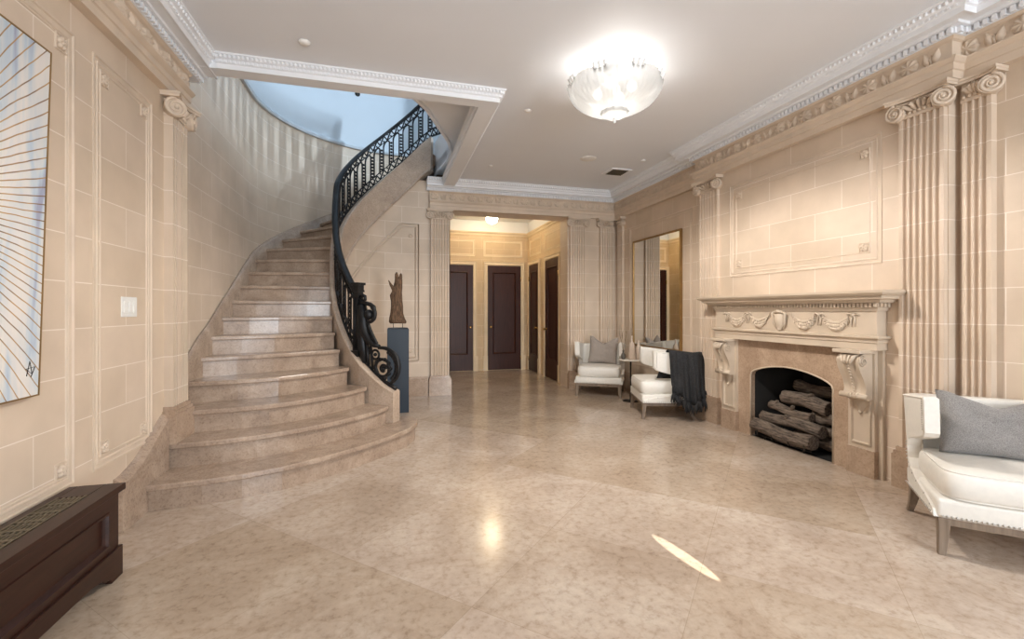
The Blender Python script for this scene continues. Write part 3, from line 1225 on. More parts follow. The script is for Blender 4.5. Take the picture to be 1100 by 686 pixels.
# inner string centre line with heights (top of curb)
SC = [((0.075, 4.555), 0.47), ((-0.03, 4.62), 0.53), ((-0.14, 4.70), 0.625), ((-0.235, 4.80), 0.72), ((-0.32, 4.92), 0.83), ((-0.40, 5.06), 0.97), ((-0.47, 5.2), 1.12), ((-0.53, 5.36), 1.29),
      ((-0.575, 5.53), 1.48), ((-0.605, 5.72), 1.72), ((-0.618, 5.88), 1.95), ((-0.62, 5.96), 2.055)]
for a in range(175, 61, -5):
    SC.append((polar(RI, a), 2.5 + (154 - a) * 0.0148 + (0.0 if a > 75 else -0.004 * (75 - a))))
n = len(SC)
TH = 0.062


def string_normals(path):
    out = []
    for i in range(len(path)):
        a = Vector(path[max(0, i - 1)])
        c = Vector(path[min(len(path) - 1, i + 1)])
        d = (c - a).normalized()
        out.append(Vector((d.y, -d.x)))
    return out


SCP = [p for p, z in SC]
SN = string_normals(SCP)
b = MB()
rows = []
for i in range(n):
    p, z = Vector(SCP[i]), SC[i][1]
    low = 0.0 if i < 12 else min(z - 0.05, max(0.0, z - 0.49))
    if i < 12:
        low = max(0.0, z - 0.55) if i > 8 else 0.0
    q0, q1 = p - SN[i] * TH, p + SN[i] * TH
    rows.append([(q0.x, q0.y, low), (q0.x, q0.y, z - 0.012), (q0.x + SN[i].x * 0.012, q0.y + SN[i].y * 0.012, z), (q1.x - SN[i].x * 0.012, q1.y - SN[i].y * 0.012, z), (q1.x, q1.y, z - 0.012), (q1.x, q1.y, low)])
V = b.grid(rows, closed_u=True, smooth=False)
b.cap(V[0])
b.cap(V[-1], True)
# lower bead on the concave face
pts = []
for i in range(9, n):
    p, z = Vector(SCP[i]), SC[i][1]
    q = p + SN[i] * (TH + 0.002)
    pts.append((q.x, q.y, z - 0.475))
b.tube(pts, 0.016, 6)
b.build('inner_string', M_STRING, stair)

# spandrel wall under the inner string, running on to the lobby pier
b = MB()
sp = []
for i in range(7, n):
    p = Vector(SCP[i]) + SN[i] * (TH - 0.018)
    z = max(0.2, SC[i][1] - 0.47)
    ang = math.degrees(math.atan2(SCP[i][1] - CY, SCP[i][0] - CX))
    if ang < 88 and ang > 0:
        continue
    sp.append(((p.x, p.y), z))
last = sp[-1]
for x in (0.3, 0.4, 0.5, 0.56):
    a = math.degrees(math.acos(max(-1, min(1, (x - CX) / RI))))
    sp.append(((x, last[0][1]), min(3.15, 2.5 + (154 - a) * 0.0148 - 0.43)))
L = [0.0]
for i in range(1, len(sp)):
    L.append(L[-1] + math.dist(sp[i][0], sp[i - 1][0]))
b.grid([[(x, y, 0) for (x, y), z in sp], [(x, y, z) for (x, y), z in sp]], uvs=[[(l + 0.1, 0) for l in L], [(l + 0.1, z) for l, (p, z) in zip(L, sp)]], smooth=True)
snn = string_normals([p for p, z in sp])
bk = [((p[0] - q.x * 0.07, p[1] - q.y * 0.07), z) for (p, z), q in zip(sp, snn)]
b.grid([[(x, y, z) for (x, y), z in bk], [(x, y, 0) for (x, y), z in bk]], smooth=True)
b.grid([[(x, y, z) for (x, y), z in sp], [(x, y, z) for (x, y), z in bk]], smooth=False)
wsp = struct(b.build('wall_spandrel', M_BLOCK, recalc=False))


def on_spandrel(s, z, out=0.0):
    for i in range(1, len(sp)):
        if L[i] >= s or i == len(sp) - 1:
            t = (s - L[i - 1]) / max(1e-6, L[i] - L[i - 1])
            p = Vector(sp[i - 1][0]).lerp(Vector(sp[i][0]), t)
            nn = snn[i - 1].lerp(snn[i], t)
            return (p.x + nn.x * out, p.y + nn.y * out, z)


LE = L[-1]
b = MB()
for off, rr in ((0.0, 0.009), (0.045, 0.006)):
    s_r = LE - 0.135 - off
    z_t = 2.50 - off
    s_k = LE - 0.38 + off * 0.3
    poly = [on_spandrel(s_r, 0.52 + off, 0.004), on_spandrel(s_r, z_t, 0.004), on_spandrel(s_k, z_t, 0.004)]
    for k in range(1, 13):
        s = s_k - k * 0.10
        zz = z_t - (s_k - s) * 1.02
        if zz < 0.9:
            break
        poly.append(on_spandrel(s, zz, 0.004))
    b.tube(poly, rr, 5)
    b.tube([on_spandrel(s_r, 0.52 + off, 0.004), on_spandrel(LE - 1.0, 0.52 + off, 0.004)], rr, 5)
b.build('panel_moulding', M_STONE, wsp)
b = MB()
for z in (2.33, 0.66):
    c = on_spandrel(LE - 0.25, z, 0.004)
    for k in range(5):
        an = 2 * PI * k / 5
        b.ball((c[0] + 0.016 * math.cos(an), c[1], c[2] + 0.016 * math.sin(an)), 0.014, 6, 4)
    b.ball(c, 0.012, 6, 4)
b.build('rosettes', M_STONE, wsp)
b = MB()
b.sweep(BASE, [on_spandrel(s, 0)[:2] for s in [LE * q / 14 for q in range(3, 15)]])
struct(b.build('baseboard_stair', M_PLINTH))

# ------------------------------------------------------------------ stair railing
rail = thing('stair_railing', 'black wrought iron stair railing with scrolled newel and arched balusters', 'railing')
# railing centre line: string line from the newel on, then round the landing edge
i0 = 4
RLp = [(Vector((*SCP[i], SC[i][1]))) for i in range(i0, n)]
# refine to even spacing
last3 = RLp[-1]
land = [(0.775, 6.58), (0.805, 6.38), (0.81, 6.12), (0.795, 5.84), (0.73, 5.52), (0.62, 5.22), (0.50, 4.91), (0.40, 4.66)]
for q in land:
    RLp.append(Vector((*q, 3.79)))


def resample(P, step):
    L = [0]
    for i in range(1, len(P)):
        L.append(L[-1] + (Vector(P[i]).xy - Vector(P[i - 1]).xy).length)
    m = max(2, int(round(L[-1] / step)))
    out = []
    j = 0
    for k in range(m + 1):
        s = L[-1] * k / m
        while j < len(L) - 2 and L[j + 1] < s:
            j += 1
        t = (s - L[j]) / max(1e-9, L[j + 1] - L[j])
        out.append(Vector(P[j]).lerp(Vector(P[j + 1]), min(1, t)))
    return out


RL = resample(RLp, 0.026)
RH = 0.60


def rail_tan(i, P):
    t = P[min(i + 1, len(P) - 1)] - P[max(i - 1, 0)]
    return t.normalized()


def rect_sweep(b, P, w, h, z):
    rows = []
    for i in range(len(P)):
        t = rail_tan(i, P)
        nr = Vector((t.y, -t.x, 0)).normalized()
        p = P[i] + Vector((0, 0, z))
        rows.append([p - nr * w, p + nr * w, p + nr * w + Vector((0, 0, h)), p - nr * w + Vector((0, 0, h))])
    V = b.grid(rows, closed_u=True, smooth=False)
    b.cap(V[0])
    b.cap(V[-1], True)


b = MB()
rows = []
for i in range(len(RL)):
    t = rail_tan(i, RL)
    nr = Vector((t.y, -t.x, 0)).normalized()
    p = RL[i] + Vector((0, 0, RH))
    rows.append([p + nr * x + Vector((0, 0, z)) for x, z in ((-0.03, -0.012), (0.03, -0.012), (0.038, 0.006), (0.034, 0.026), (0.016, 0.042), (-0.016, 0.042), (-0.034, 0.026), (-0.038, 0.006))])
V = b.grid(rows, closed_u=True)
b.cap(V[0])
b.cap(V[-1], True)
b.build('handrail', M_IRON, rail)
for nm, zz in (('bottom_rail', 0.012), ('lower_rail', 0.118), ('upper_rail', RH - 0.105)):
    b = MB()
    rect_sweep(b, RL, 0.011, 0.016, zz)
    b.build(nm, M_IRON, rail)
# lattice bands (zigzag with beads) above and below the balusters
for nm, za, zb in (('lower_lattice', 0.026, 0.12), ('upper_lattice', RH - 0.092, RH + 0.002)):
    b = MB()
    st = 2
    for i in range(0, len(RL) - st, st):
        A, Bq = RL[i], RL[i + st]
        up = (i // st) % 2 == 0
        b.tube([A + Vector((0, 0, za if up else zb)), Bq + Vector((0, 0, zb if up else za))], 0.0105, 5)
        b.ball(RL[i] + Vector((0, 0, (za + zb) / 2 + (0.030 if up else -0.030))), 0.013, 5, 4)
    b.build(nm, M_IRON, rail)
# balusters: two thin bars with beads between them, arches joining them
BP = resample(RLp, 0.142)
for k, p in enumerate(BP):
    if k == 0:
        continue
    j = min(range(len(RL)), key=lambda q: (RL[q] - p).length)
    t = rail_tan(j, RL)
    th = Vector((t.x, t.y, 0)).normalized()
    sl = t.z / max(0.2, Vector((t.x, t.y)).length)
    b = MB()
    for s in (-1, 1):
        q = p + th * (0.027 * s)
        dz = sl * 0.027 * s
        b.tube([q + Vector((0, 0, dz + 0.12)), q + Vector((0, 0, dz + RH - 0.16))], 0.0105, 6)
        # springing of the arch
        pts = []
        for m in range(6):
            a = PI / 2 * m / 5
            pts.append(p + th * s * (0.027 + 0.042 * (1 - math.cos(a))) + Vector((0, 0, sl * s * (0.027 + 0.042 * (1 - math.cos(a))) + RH - 0.16 + 0.055 * math.sin(a))))
        b.tube(pts, 0.012, 5)
    nb = 7
    for m in range(nb):
        b.ball(p + Vector((0, 0, 0.15 + (RH - 0.33) * m / (nb - 1))), 0.017, 6, 4)
    b.build('baluster', M_IRON, rail)

# newel post
NWp = Vector((*SCP[4], SC[4][1]))
tn = (Vector(SCP[0]) - Vector(SCP[4])).normalized()
dn = Vector((tn.x, tn.y, 0))          # down the stair
zb = NWp.z
b = MB()
ang = math.atan2(dn.y, dn.x)
Mn = Matrix.Translation((NWp.x + dn.x * 0.03, NWp.y + dn.y * 0.03, zb - 0.05)) @ Matrix.Rotation(ang, 4, 'Z')
b.box(-0.036, 0.036, -0.036, 0.036, 0.0, 0.66, Mn)
for s in (-0.02, 0.0, 0.02):
    b.tube([Mn @ Vector((s, -0.038, 0.08)), Mn @ Vector((s, -0.038, 0.60))], 0.006, 5)
    b.tube([Mn @ Vector((0.038, s, 0.08)), Mn @ Vector((0.038, s, 0.60))], 0.006, 5)
b.box(-0.045, 0.045, -0.045, 0.045, 0.655, 0.675, Mn)
b.box(-0.040, 0.040, -0.040, 0.040, 0.675, 0.725, Mn)
b.box(-0.052, 0.052, -0.052, 0.052, 0.725, 0.75, Mn)
b.box(-0.05, 0.05, -0.05, 0.05, 0.0, 0.06, Mn)
b.build('newel_post', M_IRON, rail)

# scroll that runs down from the newel to the end of the curb: drawn in a vertical plane (a = down the stair, z)
E0 = NWp + dn * 0.06


def SW(a, z, w=0.0):
    # follows the curb line in plan
    Ltot = (Vector(SCP[4]) - Vector(SCP[0])).length
    p = Vector(SCP[4]).lerp(Vector(SCP[0]), a / Ltot)
    k = min(1, max(0, a / Ltot))
    bow = math.sin(PI * k) * 0.02
    return Vector((p.x - dn.y * (w - bow), p.y + dn.x * (w - bow), z))


def circ(ca, cz, r, a0, a1, n=22, shrink=0.0):
    return [SW(ca + r * (1 - shrink * i / n) * math.cos(R(a0 + (a1 - a0) * i / n)), cz + r * (1 - shrink * i / n) * math.sin(R(a0 + (a1 - a0) * i / n))) for i in range(n + 1)]


b = MB()
zn = zb - 0.05
# hood, ball volute and a thick S-shaped acanthus bracket sweeping down to the curb
b.tube([SW(0.05, zn + 0.57), SW(0.10, zn + 0.545), SW(0.16, zn + 0.54), SW(0.22, zn + 0.525), SW(0.265, zn + 0.50), SW(0.285, zn + 0.455)], [0.018, 0.022, 0.02, 0.024, 0.022, 0.012], 8)
b.ball(SW(0.20, zn + 0.425), 0.052, 12, 8)
b.tube(circ(0.20, zn + 0.425, 0.085, 60, -200, 20, 0.25), [0.022 - 0.008 * i / 20 for i in range(21)], 8)
b.ball(SW(0.262, zn + 0.385), 0.024, 8, 6)
b.tube([SW(0.06, zn + 0.60), SW(0.10, zn + 0.625), SW(0.14, zn + 0.61), SW(0.145, zn + 0.575), SW(0.11, zn + 0.565)], [0.014, 0.018, 0.018, 0.016, 0.012], 7)
S3 = [SW(0.09, zn + 0.52), SW(0.115, zn + 0.42), SW(0.12, zn + 0.32), SW(0.15, zn + 0.235), SW(0.205, zn + 0.165), SW(0.27, zn + 0.125), SW(0.34, zn + 0.115)]
b.tube(S3, [0.045, 0.06, 0.058, 0.05, 0.04, 0.028, 0.016], 8)
for i in range(16):
    t = i / 15
    q = SW(0.175 + 0.125 * t, zn + 0.37 - 0.225 * t ** 0.75)
    b.ball(q, 0.019, 6, 4)
b.tube([SW(0.07, zn + 0.5), SW(0.085, zn + 0.3), SW(0.11, zn + 0.1), SW(0.14, zn - 0.06)], [0.035, 0.05, 0.05, 0.03], 8)
for i in range(14):
    b.ball(SW(0.10 + 0.11 * random.random(), zn + 0.02 + 0.16 * random.random(), 0.02 * random.random()), 0.022, 6, 4)
b.build('newel_scroll', M_IRON, rail)
b = MB()
# large C-scroll at the curb end
Ltot = (Vector(SCP[4]) - Vector(SCP[0])).length


def curb_z(a):
    k = a / Ltot
    return SC[4][1] + (SC[0][1] - SC[4][1]) * k


RA = 1.06


def ell(ca, cz, r, a0, a1, n=26, shrink=0.0):
    return [SW(ca + RA * r * (1 - shrink * i / n) * math.cos(R(a0 + (a1 - a0) * i / n)), cz + r * (1 - shrink * i / n) * math.sin(R(a0 + (a1 - a0) * i / n))) for i in range(n + 1)]


CA, CZ = 0.372, zn - 0.085
b.tube([SW(0.32, zn + 0.12)] + ell(CA, CZ + 0.0, 0.185, 102, -58, 24), [0.014] + [0.015 + 0.008 * math.sin(PI * i / 24) for i in range(25)], 8)
for i in range(12):
    a = 62 - 9.5 * i
    b.ball(SW(CA + RA * 0.160 * math.cos(R(a)), CZ + 0.160 * math.sin(R(a))), 0.023, 6, 5)
# ring of leaves with a rosette
b.tube(ell(0.375, CZ - 0.015, 0.088, 40, 400, 30, 0.12), 0.016, 7)
for i in range(10):
    a = 36 * i
    b.ball(SW(0.375 + RA * 0.088 * math.cos(R(a)), CZ - 0.015 + 0.088 * math.sin(R(a))), 0.021, 6, 5)
b.tube(ell(0.385, CZ - 0.02, 0.042, 0, 300, 18, 0.4), 0.013, 6)
b.ball(SW(0.385, CZ - 0.02), 0.024, 8, 6)
# small upper ring and links down to the curb
b.tube(ell(0.285, zn + 0.03, 0.045, -60, 300, 22), 0.012, 6)
b.ball(SW(0.285, zn + 0.03), 0.019, 6, 5)
b.tube([SW(0.22, zn + 0.14), SW(0.235, zn + 0.0), SW(0.25, curb_z(0.25) + 0.0)], 0.014, 6)
b.tube([SW(0.17, zn + 0.16), SW(0.18, zn + 0.02), SW(0.19, curb_z(0.19) + 0.0)], 0.018, 6)
b.tube([SW(0.30, zn - 0.02), SW(0.285, zn - 0.09), SW(0.33, zn - 0.17), SW(0.42, curb_z(0.42) + 0.03)], 0.014, 6)
b.build('end_scroll', M_IRON, rail)
b = MB()
pl = [SW(Ltot * i / 12, 0) for i in range(13)]
pl = [Vector((p.x, p.y, curb_z(Ltot * i / 12) + 0.02 - 0.045 * math.sin(PI * i / 12))) for i, p in enumerate(pl)]
b.tube(pl, 0.02, 8)
b.build('curb_rail', M_IRON, rail)

# ------------------------------------------------------------------ pedestal and sculpture
b = MB()
b.box(-0.128, 0.128, -0.128, 0.128, 0.0, 1.022)
b.box(-0.120, 0.120, -0.120, 0.120, 1.022, 1.032)
ped = b.build('pedestal', M_BLUE, bevel=0.004)
ped.location = (0.115, 5.83, 0)
tag(ped, 'tall square slate blue pedestal behind the stair newel carrying driftwood', 'pedestal')

scu = thing('driftwood_sculpture', 'gnarled upright driftwood sculpture standing on the blue pedestal', 'sculpture', (0.115, 5.78, 1.033))
b = MB()
secs = [  # z, cx, half width x, half width y
    (0.055, 0.005, 0.095, 0.06), (0.075, 0.0, 0.105, 0.07), (0.12, -0.012, 0.092, 0.062), (0.18, -0.016, 0.076, 0.055), (0.26, -0.012, 0.072, 0.05),
    (0.33, -0.015, 0.070, 0.047), (0.40, -0.022, 0.075, 0.043), (0.44, -0.012, 0.062, 0.04), (0.50, 0.0, 0.052, 0.036), (0.56, 0.008, 0.043, 0.03), (0.60, 0.01, 0.040, 0.028)]
rows = []
for z, cx, hx, hy in secs:
    row = []
    for k in range(20):
        a = 2 * PI * k / 20
        q = 1 + 0.16 * noise.noise(Vector((math.cos(a) * 1.6, math.sin(a) * 1.6, z * 4))) + 0.07 * math.sin(5 * a + z * 9)
        row.append((cx + hx * q * math.cos(a), hy * q * math.sin(a), z + 0.012 * noise.noise(Vector((a, z * 8, 1)))))
    rows.append(row)
V = b.grid(rows, closed_u=True)
b.cap(V[0], True)
b.cap(V[-1])
b.tube([(-0.004, 0, 0.56), (-0.014, 0, 0.62), (-0.018, 0, 0.66), (-0.016, 0, 0.685)], [0.03, 0.024, 0.019, 0.006], 8)
b.tube([(0.026, 0, 0.56), (0.03, 0, 0.62), (0.034, 0, 0.655), (0.036, 0, 0.672)], [0.026, 0.021, 0.016, 0.006], 8)
b.tube([(-0.02, 0, 0.43), (-0.06, -0.005, 0.49), (-0.09, -0.01, 0.535), (-0.112, -0.01, 0.585)], [0.035, 0.024, 0.015, 0.004], 8)
b.build('driftwood', M_DRIFT, scu)
for s in (-0.055, 0.055):
    b = MB()
    b.tube([(s, 0, 0.0), (s, 0, 0.07)], 0.004, 6)
    b.build('pin', M_DARKMET, scu)

# ------------------------------------------------------------------ radiator cover
rad = thing('radiator_cover', 'dark mahogany radiator cover with bronze grille along the left wall', 'radiator cover', (XL + 0.05, 1.85, 0))
RY0, RY1 = -0.75, 0.712
RXF = 0.20
RT = 0.43
b = MB()
# side and front carcass with a recessed panel
b.box(0.0, RXF - 0.015, RY0, RY1, 0.10, RT - 0.03)
b.box(RXF - 0.015, RXF, RY0, RY1, 0.33, RT - 0.03)
b.box(RXF - 0.015, RXF, RY0, RY1, 0.10, 0.165)
b.box(RXF - 0.015, RXF, RY1 - 0.075, RY1, 0.165, 0.33)
b.box(RXF - 0.015, RXF, RY0, RY0 + 0.07, 0.165, 0.33)
b.build('body', M_RADW, rad)
b = MB()
Mf = frame_M((RXF, 0, 0), (0, 1), (1, 0))
panel_frame(b, Mf, RY0 + 0.07, RY1 - 0.075, 0.165, 0.33, [(0, 0.0), (0.003, 0.006), (0.012, 0.006), (0.018, -0.004), (0.026, -0.014)])
b.build('panel_moulding', M_RADW, rad)
b = MB()
# skirting base with bracket feet cut out
pr = [(RY1 + 0.012, 0.0), (RY1 + 0.012, 0.15)]
base = [(RY0, 0.14), (RY1 + 0.014, 0.14), (RY1 + 0.014, 0.0), (RY1 - 0.075, 0.0), (RY1 - 0.085, 0.02), (RY1 - 0.10, 0.03), (RY1 - 0.13, 0.03), (RY1 - 0.15, 0.05), (RY1 - 0.22, 0.062), (RY0 + 0.25, 0.062), (RY0 + 0.16, 0.03), (RY0 + 0.1, 0.0), (RY0, 0.0)]
for x0, x1 in ((RXF - 0.016, RXF + 0.012),):
    A = [b.v((x0, y, z)) for y, z in base]
    Bv = [b.v((x1, y, z)) for y, z in base]
    b.bm.faces.new(A)
    b.bm.faces.new(list(reversed(Bv)))
    for i in range(len(base)):
        b.bm.faces.new([A[i], A[(i + 1) % len(base)], Bv[(i + 1) % len(base)], Bv[i]])
b.box(0.0, RXF - 0.016, RY1 - 0.012, RY1 + 0.014, 0.0, 0.14)
b.build('skirt', M_RADW, rad, bevel=0.003)
b = MB()
gx0, gx1 = 0.035, 0.145
b.box(-0.0, gx0, RY0 - 0.012, RY1 + 0.018, RT - 0.03, RT)
b.box(gx1, RXF + 0.022, RY0 - 0.012, RY1 + 0.018, RT - 0.03, RT)
b.box(gx0, gx1, RY1 - 0.125, RY1 + 0.018, RT - 0.03, RT)
b.box(gx0, gx1, RY0 - 0.012, RY0 + 0.1, RT - 0.03, RT)
b.build('top', M_RADW, rad, bevel=0.003)
b = MB()
ya, yb_ = RY0 + 0.1, RY1 - 0.125
b.box(gx0, gx0 + 0.008, ya, yb_, RT - 0.012, RT + 0.003)
b.box(gx1 - 0.008, gx1, ya, yb_, RT - 0.012, RT + 0.003)
nc = 15
for c in range(nc):
    y0 = ya + (yb_ - ya) * c / nc
    y1 = ya + (yb_ - ya) * (c + 1) / nc
    b.box(gx0, gx1, y0, y0 + 0.014, RT - 0.012, RT + 0.002)
    b.box(gx0, gx1, y1 - 0.030, y1 - 0.022, RT - 0.012, RT + 0.002)
    for q in range(6):
        x = gx0 + 0.012 + (gx1 - gx0 - 0.024) * (q + 0.2) / 6
        b.box(x, x + 0.007, y0 + 0.014, y1 - 0.03, RT - 0.012, RT + 0.001)
    for q in range(4):
        x = gx0 + 0.008 + (gx1 - gx0 - 0.016) * (q + 1) / 5
        b.box(x - 0.004, x + 0.004, y1 - 0.022, y1, RT - 0.012, RT + 0.001)
b.build('grille', M_GRILLE, rad)

# ------------------------------------------------------------------ painting


def painting_mat():
    m, nt, N, L, B = nodes_of('painted_canvas')
    tc = N.new('ShaderNodeTexCoord')
    sep = N.new('ShaderNodeSeparateXYZ')
    nz = N.new('ShaderNodeTexNoise')
    nz.inputs['Scale'].default_value = 3.0
    nz.inputs['Detail'].default_value = 3
    L.new(tc.outputs['Object'], nz.inputs['Vector'])
    sc = N.new('ShaderNodeVectorMath')
    sc.operation = 'SCALE'
    sc.inputs[3].default_value = 0.03
    L.new(nz.outputs[1], sc.inputs[0])
    ad = N.new('ShaderNodeVectorMath')
    ad.operation = 'ADD'
    L.new(tc.outputs['Object'], ad.inputs[0])
    L.new(sc.outputs[0], ad.inputs[1])
    L.new(ad.outputs[0], sep.inputs[0])

    def math_(op, a, bb=None):
        n_ = N.new('ShaderNodeMath')
        n_.operation = op
        for i, q in enumerate((a, bb)):
            if q is None:
                continue
            if isinstance(q, (int, float)):
                n_.inputs[i].default_value = q
            else:
                L.new(q, n_.inputs[i])
        return n_.outputs[0]
    # centre of the rays in object space (y, z)
    dy = math_('SUBTRACT', sep.outputs[1], -0.64)
    dz = math_('SUBTRACT', sep.outputs[2], 0.735)
    an = math_('ARCTAN2', dz, dy)
    t = math_('MULTIPLY', an, 112 / (2 * PI))
    fr = math_('FRACT', math_('ADD', t, 100))
    ds = math_('ABSOLUTE', math_('SUBTRACT', fr, 0.5))
    rad_ = math_('SQRT', math_('ADD', math_('MULTIPLY', dy, dy), math_('MULTIPLY', dz, dz)))
    dist = math_('MULTIPLY', math_('MULTIPLY', ds, rad_), 2 * PI / 112)
    mask = N.new('ShaderNodeMapRange')
    mask.inputs[1].default_value = 0.0013
    mask.inputs[2].default_value = 0.0034
    mask.inputs[3].default_value = 1.0
    mask.inputs[4].default_value = 0.0
    L.new(dist, mask.inputs[0])
    mp = N.new('ShaderNodeMapping')
    mp.inputs['Scale'].default_value = (1, 5.5, 1.0)
    L.new(tc.outputs['Object'], mp.inputs[0])
    n2 = N.new('ShaderNodeTexNoise')
    n2.inputs['Scale'].default_value = 1.6
    n2.inputs['Detail'].default_value = 6
    n2.inputs['Distortion'].default_value = 0.6
    L.new(mp.outputs[0], n2.inputs['Vector'])
    bg = ramp(N, [(0.32, (0.34, 0.36, 0.48)), (0.42, (0.50, 0.58, 0.65)), (0.50, (0.66, 0.66, 0.65)), (0.62, (0.76, 0.71, 0.66)), (0.75, (0.62, 0.66, 0.68))])
    L.new(n2.outputs[0], bg.inputs[0])
    n3 = N.new('ShaderNodeTexNoise')
    n3.inputs['Scale'].default_value = 9
    L.new(tc.outputs['Object'], n3.inputs['Vector'])
    ln = ramp(N, [(0.4, (0.20, 0.11, 0.05)), (0.6, (0.48, 0.27, 0.09))])
    L.new(n3.outputs[0], ln.inputs[0])
    mx = N.new('ShaderNodeMix')
    mx.data_type = 'RGBA'
    L.new(mask.outputs[0], mx.inputs[0])
    L.new(bg.outputs[0], mx.inputs[6])
    L.new(ln.outputs[0], mx.inputs[7])
    L.new(mx.outputs[2], B.inputs['Base Color'])
    B.inputs['Roughness'].default_value = 0.55
    return m


pic = thing('painting', 'large abstract canvas of golden rays over pale blue on the left wall', 'painting', (XL + 0.006, 2.412, 0.893))
pic.rotation_euler = (0, R(1.7), 0)
b = MB()
b.box(0.004, 0.03, -1.40, -0.006, 0.0, 1.46)
b.build('canvas', painting_mat(), pic)
b = MB()
for (y0, y1, z0, z1) in ((-0.006, 0.0, -0.006, 1.466), (-1.406, -1.40, -0.006, 1.466), (-1.40, -0.006, 1.46, 1.466), (-1.40, -0.006, -0.006, 0.0)):
    b.box(-0.004, 0.033, y0, y1, z0, z1)
b.build('gilt_edge', M_GILT, pic)
b = MB()
sg = [(-0.075, 0.085), (-0.06, 0.145), (-0.045, 0.09), (-0.08, 0.115), (-0.03, 0.12), (-0.05, 0.08)]
b.tube([(0.031, y, z) for y, z in sg], 0.002, 4)
b.build('signature', M_DARKMET, pic)

# ------------------------------------------------------------------ switch plate
sw = thing('light_switch', 'white three-gang light switch plate on the left wall', 'light switch', (XL, 3.185, 1.21))
b = MB()
b.box(0.0, 0.007, -0.082, 0.082, 0.0, 0.118)
b.build('plate', M_PLASTIC, sw, bevel=0.003)
for s in (-0.05, 0.0, 0.05):
    b = MB()
    b.box(0.007, 0.013, s - 0.016, s + 0.016, 0.026, 0.092)
    b.build('toggle', M_PLASTIC, sw, bevel=0.002)

# ------------------------------------------------------------------ mirror
mir = thing('wall_mirror', 'large rectangular mirror in thin gilt frame above the armchairs', 'mirror', (XR - 0.002, 5.63, 0.72))
b = MB()
b.box(-0.022, -0.015, -0.565, 0.565, 0.02, 1.55)
b.build('glass', M_MIRROR, mir)
b = MB()
for (y0, y1, z0, z1) in ((-0.59, -0.565, 0, 1.575), (0.565, 0.59, 0, 1.575), (-0.565, 0.565, 1.55, 1.575), (-0.565, 0.565, 0, 0.02)):
    b.box(-0.035, 0.0, y0, y1, z0, z1)
b.build('frame', M_GILT, mir, bevel=0.004)

# ------------------------------------------------------------------ fireplace
fp = thing('fireplace', 'carved limestone fireplace with console brackets and garland frieze', 'fireplace', (XB, 3.335, 0))
Yc = 3.335


def FB(b, d0, d1, y0, y1, z0, z1, bev=0.0):
    """d: distance out from the breast"""
    b.box(-d1, -d0, y0 - Yc, y1 - Yc, z0, z1, None, bev)


FL0, FL1, FRa, FRb = 3.935, 4.135, 2.545, 2.745
# marble slips with a segmental arch
b = MB()
ar = []
for i in range(17):
    t = i / 16
    y = FY0 + 0.045 + (FY1 - FY0 - 0.09) * t
    ar.append((y, 0.655 + 0.075 * math.sin(PI * t) ** 0.8))
outl = [(FRb - 0.02, 0.0), (FRb - 0.02, 0.96), (FL0 + 0.02, 0.96), (FL0 + 0.02, 0.0), (FY1, 0.0), (FY1, 0.60)] + [(FY1 - 0.012, 0.635)] + list(reversed(ar)) + [(FY0 + 0.012, 0.635), (FY0, 0.60), (FY0, 0.0)]
for x in (-0.03, 0.05):
    pass
A = [b.v((-0.03, y - Yc, z)) for y, z in outl]
Bv = [b.v((0.02, y - Yc, z)) for y, z in outl]
b.bm.faces.new(A)
b.bm.faces.new(list(reversed(Bv)))
for i in range(len(outl)):
    b.bm.faces.new([A[i], A[(i + 1) % len(outl)], Bv[(i + 1) % len(outl)], Bv[i]])
b.build('marble_surround', marble('slip_marble', (0.34, 0.235, 0.16), (0.44, 0.315, 0.22), (0.52, 0.385, 0.275), rough=0.25, scale=2.5), fp)
b = MB()
edge = [(FY1, 0.0), (FY1, 0.60), (FY1 - 0.012, 0.635)] + list(reversed(ar)) + [(FY0 + 0.012, 0.635), (FY0, 0.60), (FY0, 0.0)]
b.tube([(-0.030, y - Yc, z) for y, z in edge], 0.008, 6)
b.build('opening_bead', M_MANTEL, fp)
# firebox
b = MB()
x0, x1 = 0.02, 0.52
y0, y1 = FY0 - 0.002 - Yc, FY1 + 0.002 - Yc
b.face([(x1, y0 + 0.1, 0.005), (x1, y1 - 0.1, 0.005), (x1, y1 - 0.1, 0.9), (x1, y0 + 0.1, 0.9)])
b.face([(x0 - 0.005, y0, 0.005), (x1, y0 + 0.1, 0.005), (x1, y0 + 0.1, 0.9), (x0 - 0.005, y0, 0.9)])
b.face([(x0 - 0.005, y1, 0.005), (x1, y1 - 0.1, 0.005), (x1, y1 - 0.1, 0.9), (x0 - 0.005, y1, 0.9)])
b.face([(x0 - 0.04, y0, 0.004), (x0 - 0.04, y1, 0.004), (x1, y1 - 0.1, 0.004), (x1, y0 + 0.1, 0.004)])
b.face([(x0 - 0.005, y0, 0.9), (x0 - 0.005, y1, 0.9), (x1, y1 - 0.1, 0.9), (x1, y0 + 0.1, 0.9)])
b.build('firebox', M_FIREBOX, fp, recalc=False)
# jambs with recessed panel and base
for (ya, yb2) in ((FL0, FL1), (FRa, FRb)):
    b = MB()
    FB(b, 0.0, 0.06, ya, yb2, 0.0, 0.96)
    j = b.build('jamb', M_MANTEL, fp)
    b = MB()
    Mj = frame_M((-0.06, -Yc, 0), (0, 1), (-1, 0))
    panel_frame(b, Mj, ya + 0.022, yb2 - 0.022, 0.235, 0.94, [(0, 0), (0.002, 0.012), (0.012, 0.014), (0.02, 0.0)])
    b.build('panel_moulding', M_MANTEL, j)
    b = MB()
    FB(b, 0.0, 0.072, ya - 0.006, yb2 + 0.006, 0.0, 0.20)
    b.build('base_block', M_PLINTH, j)
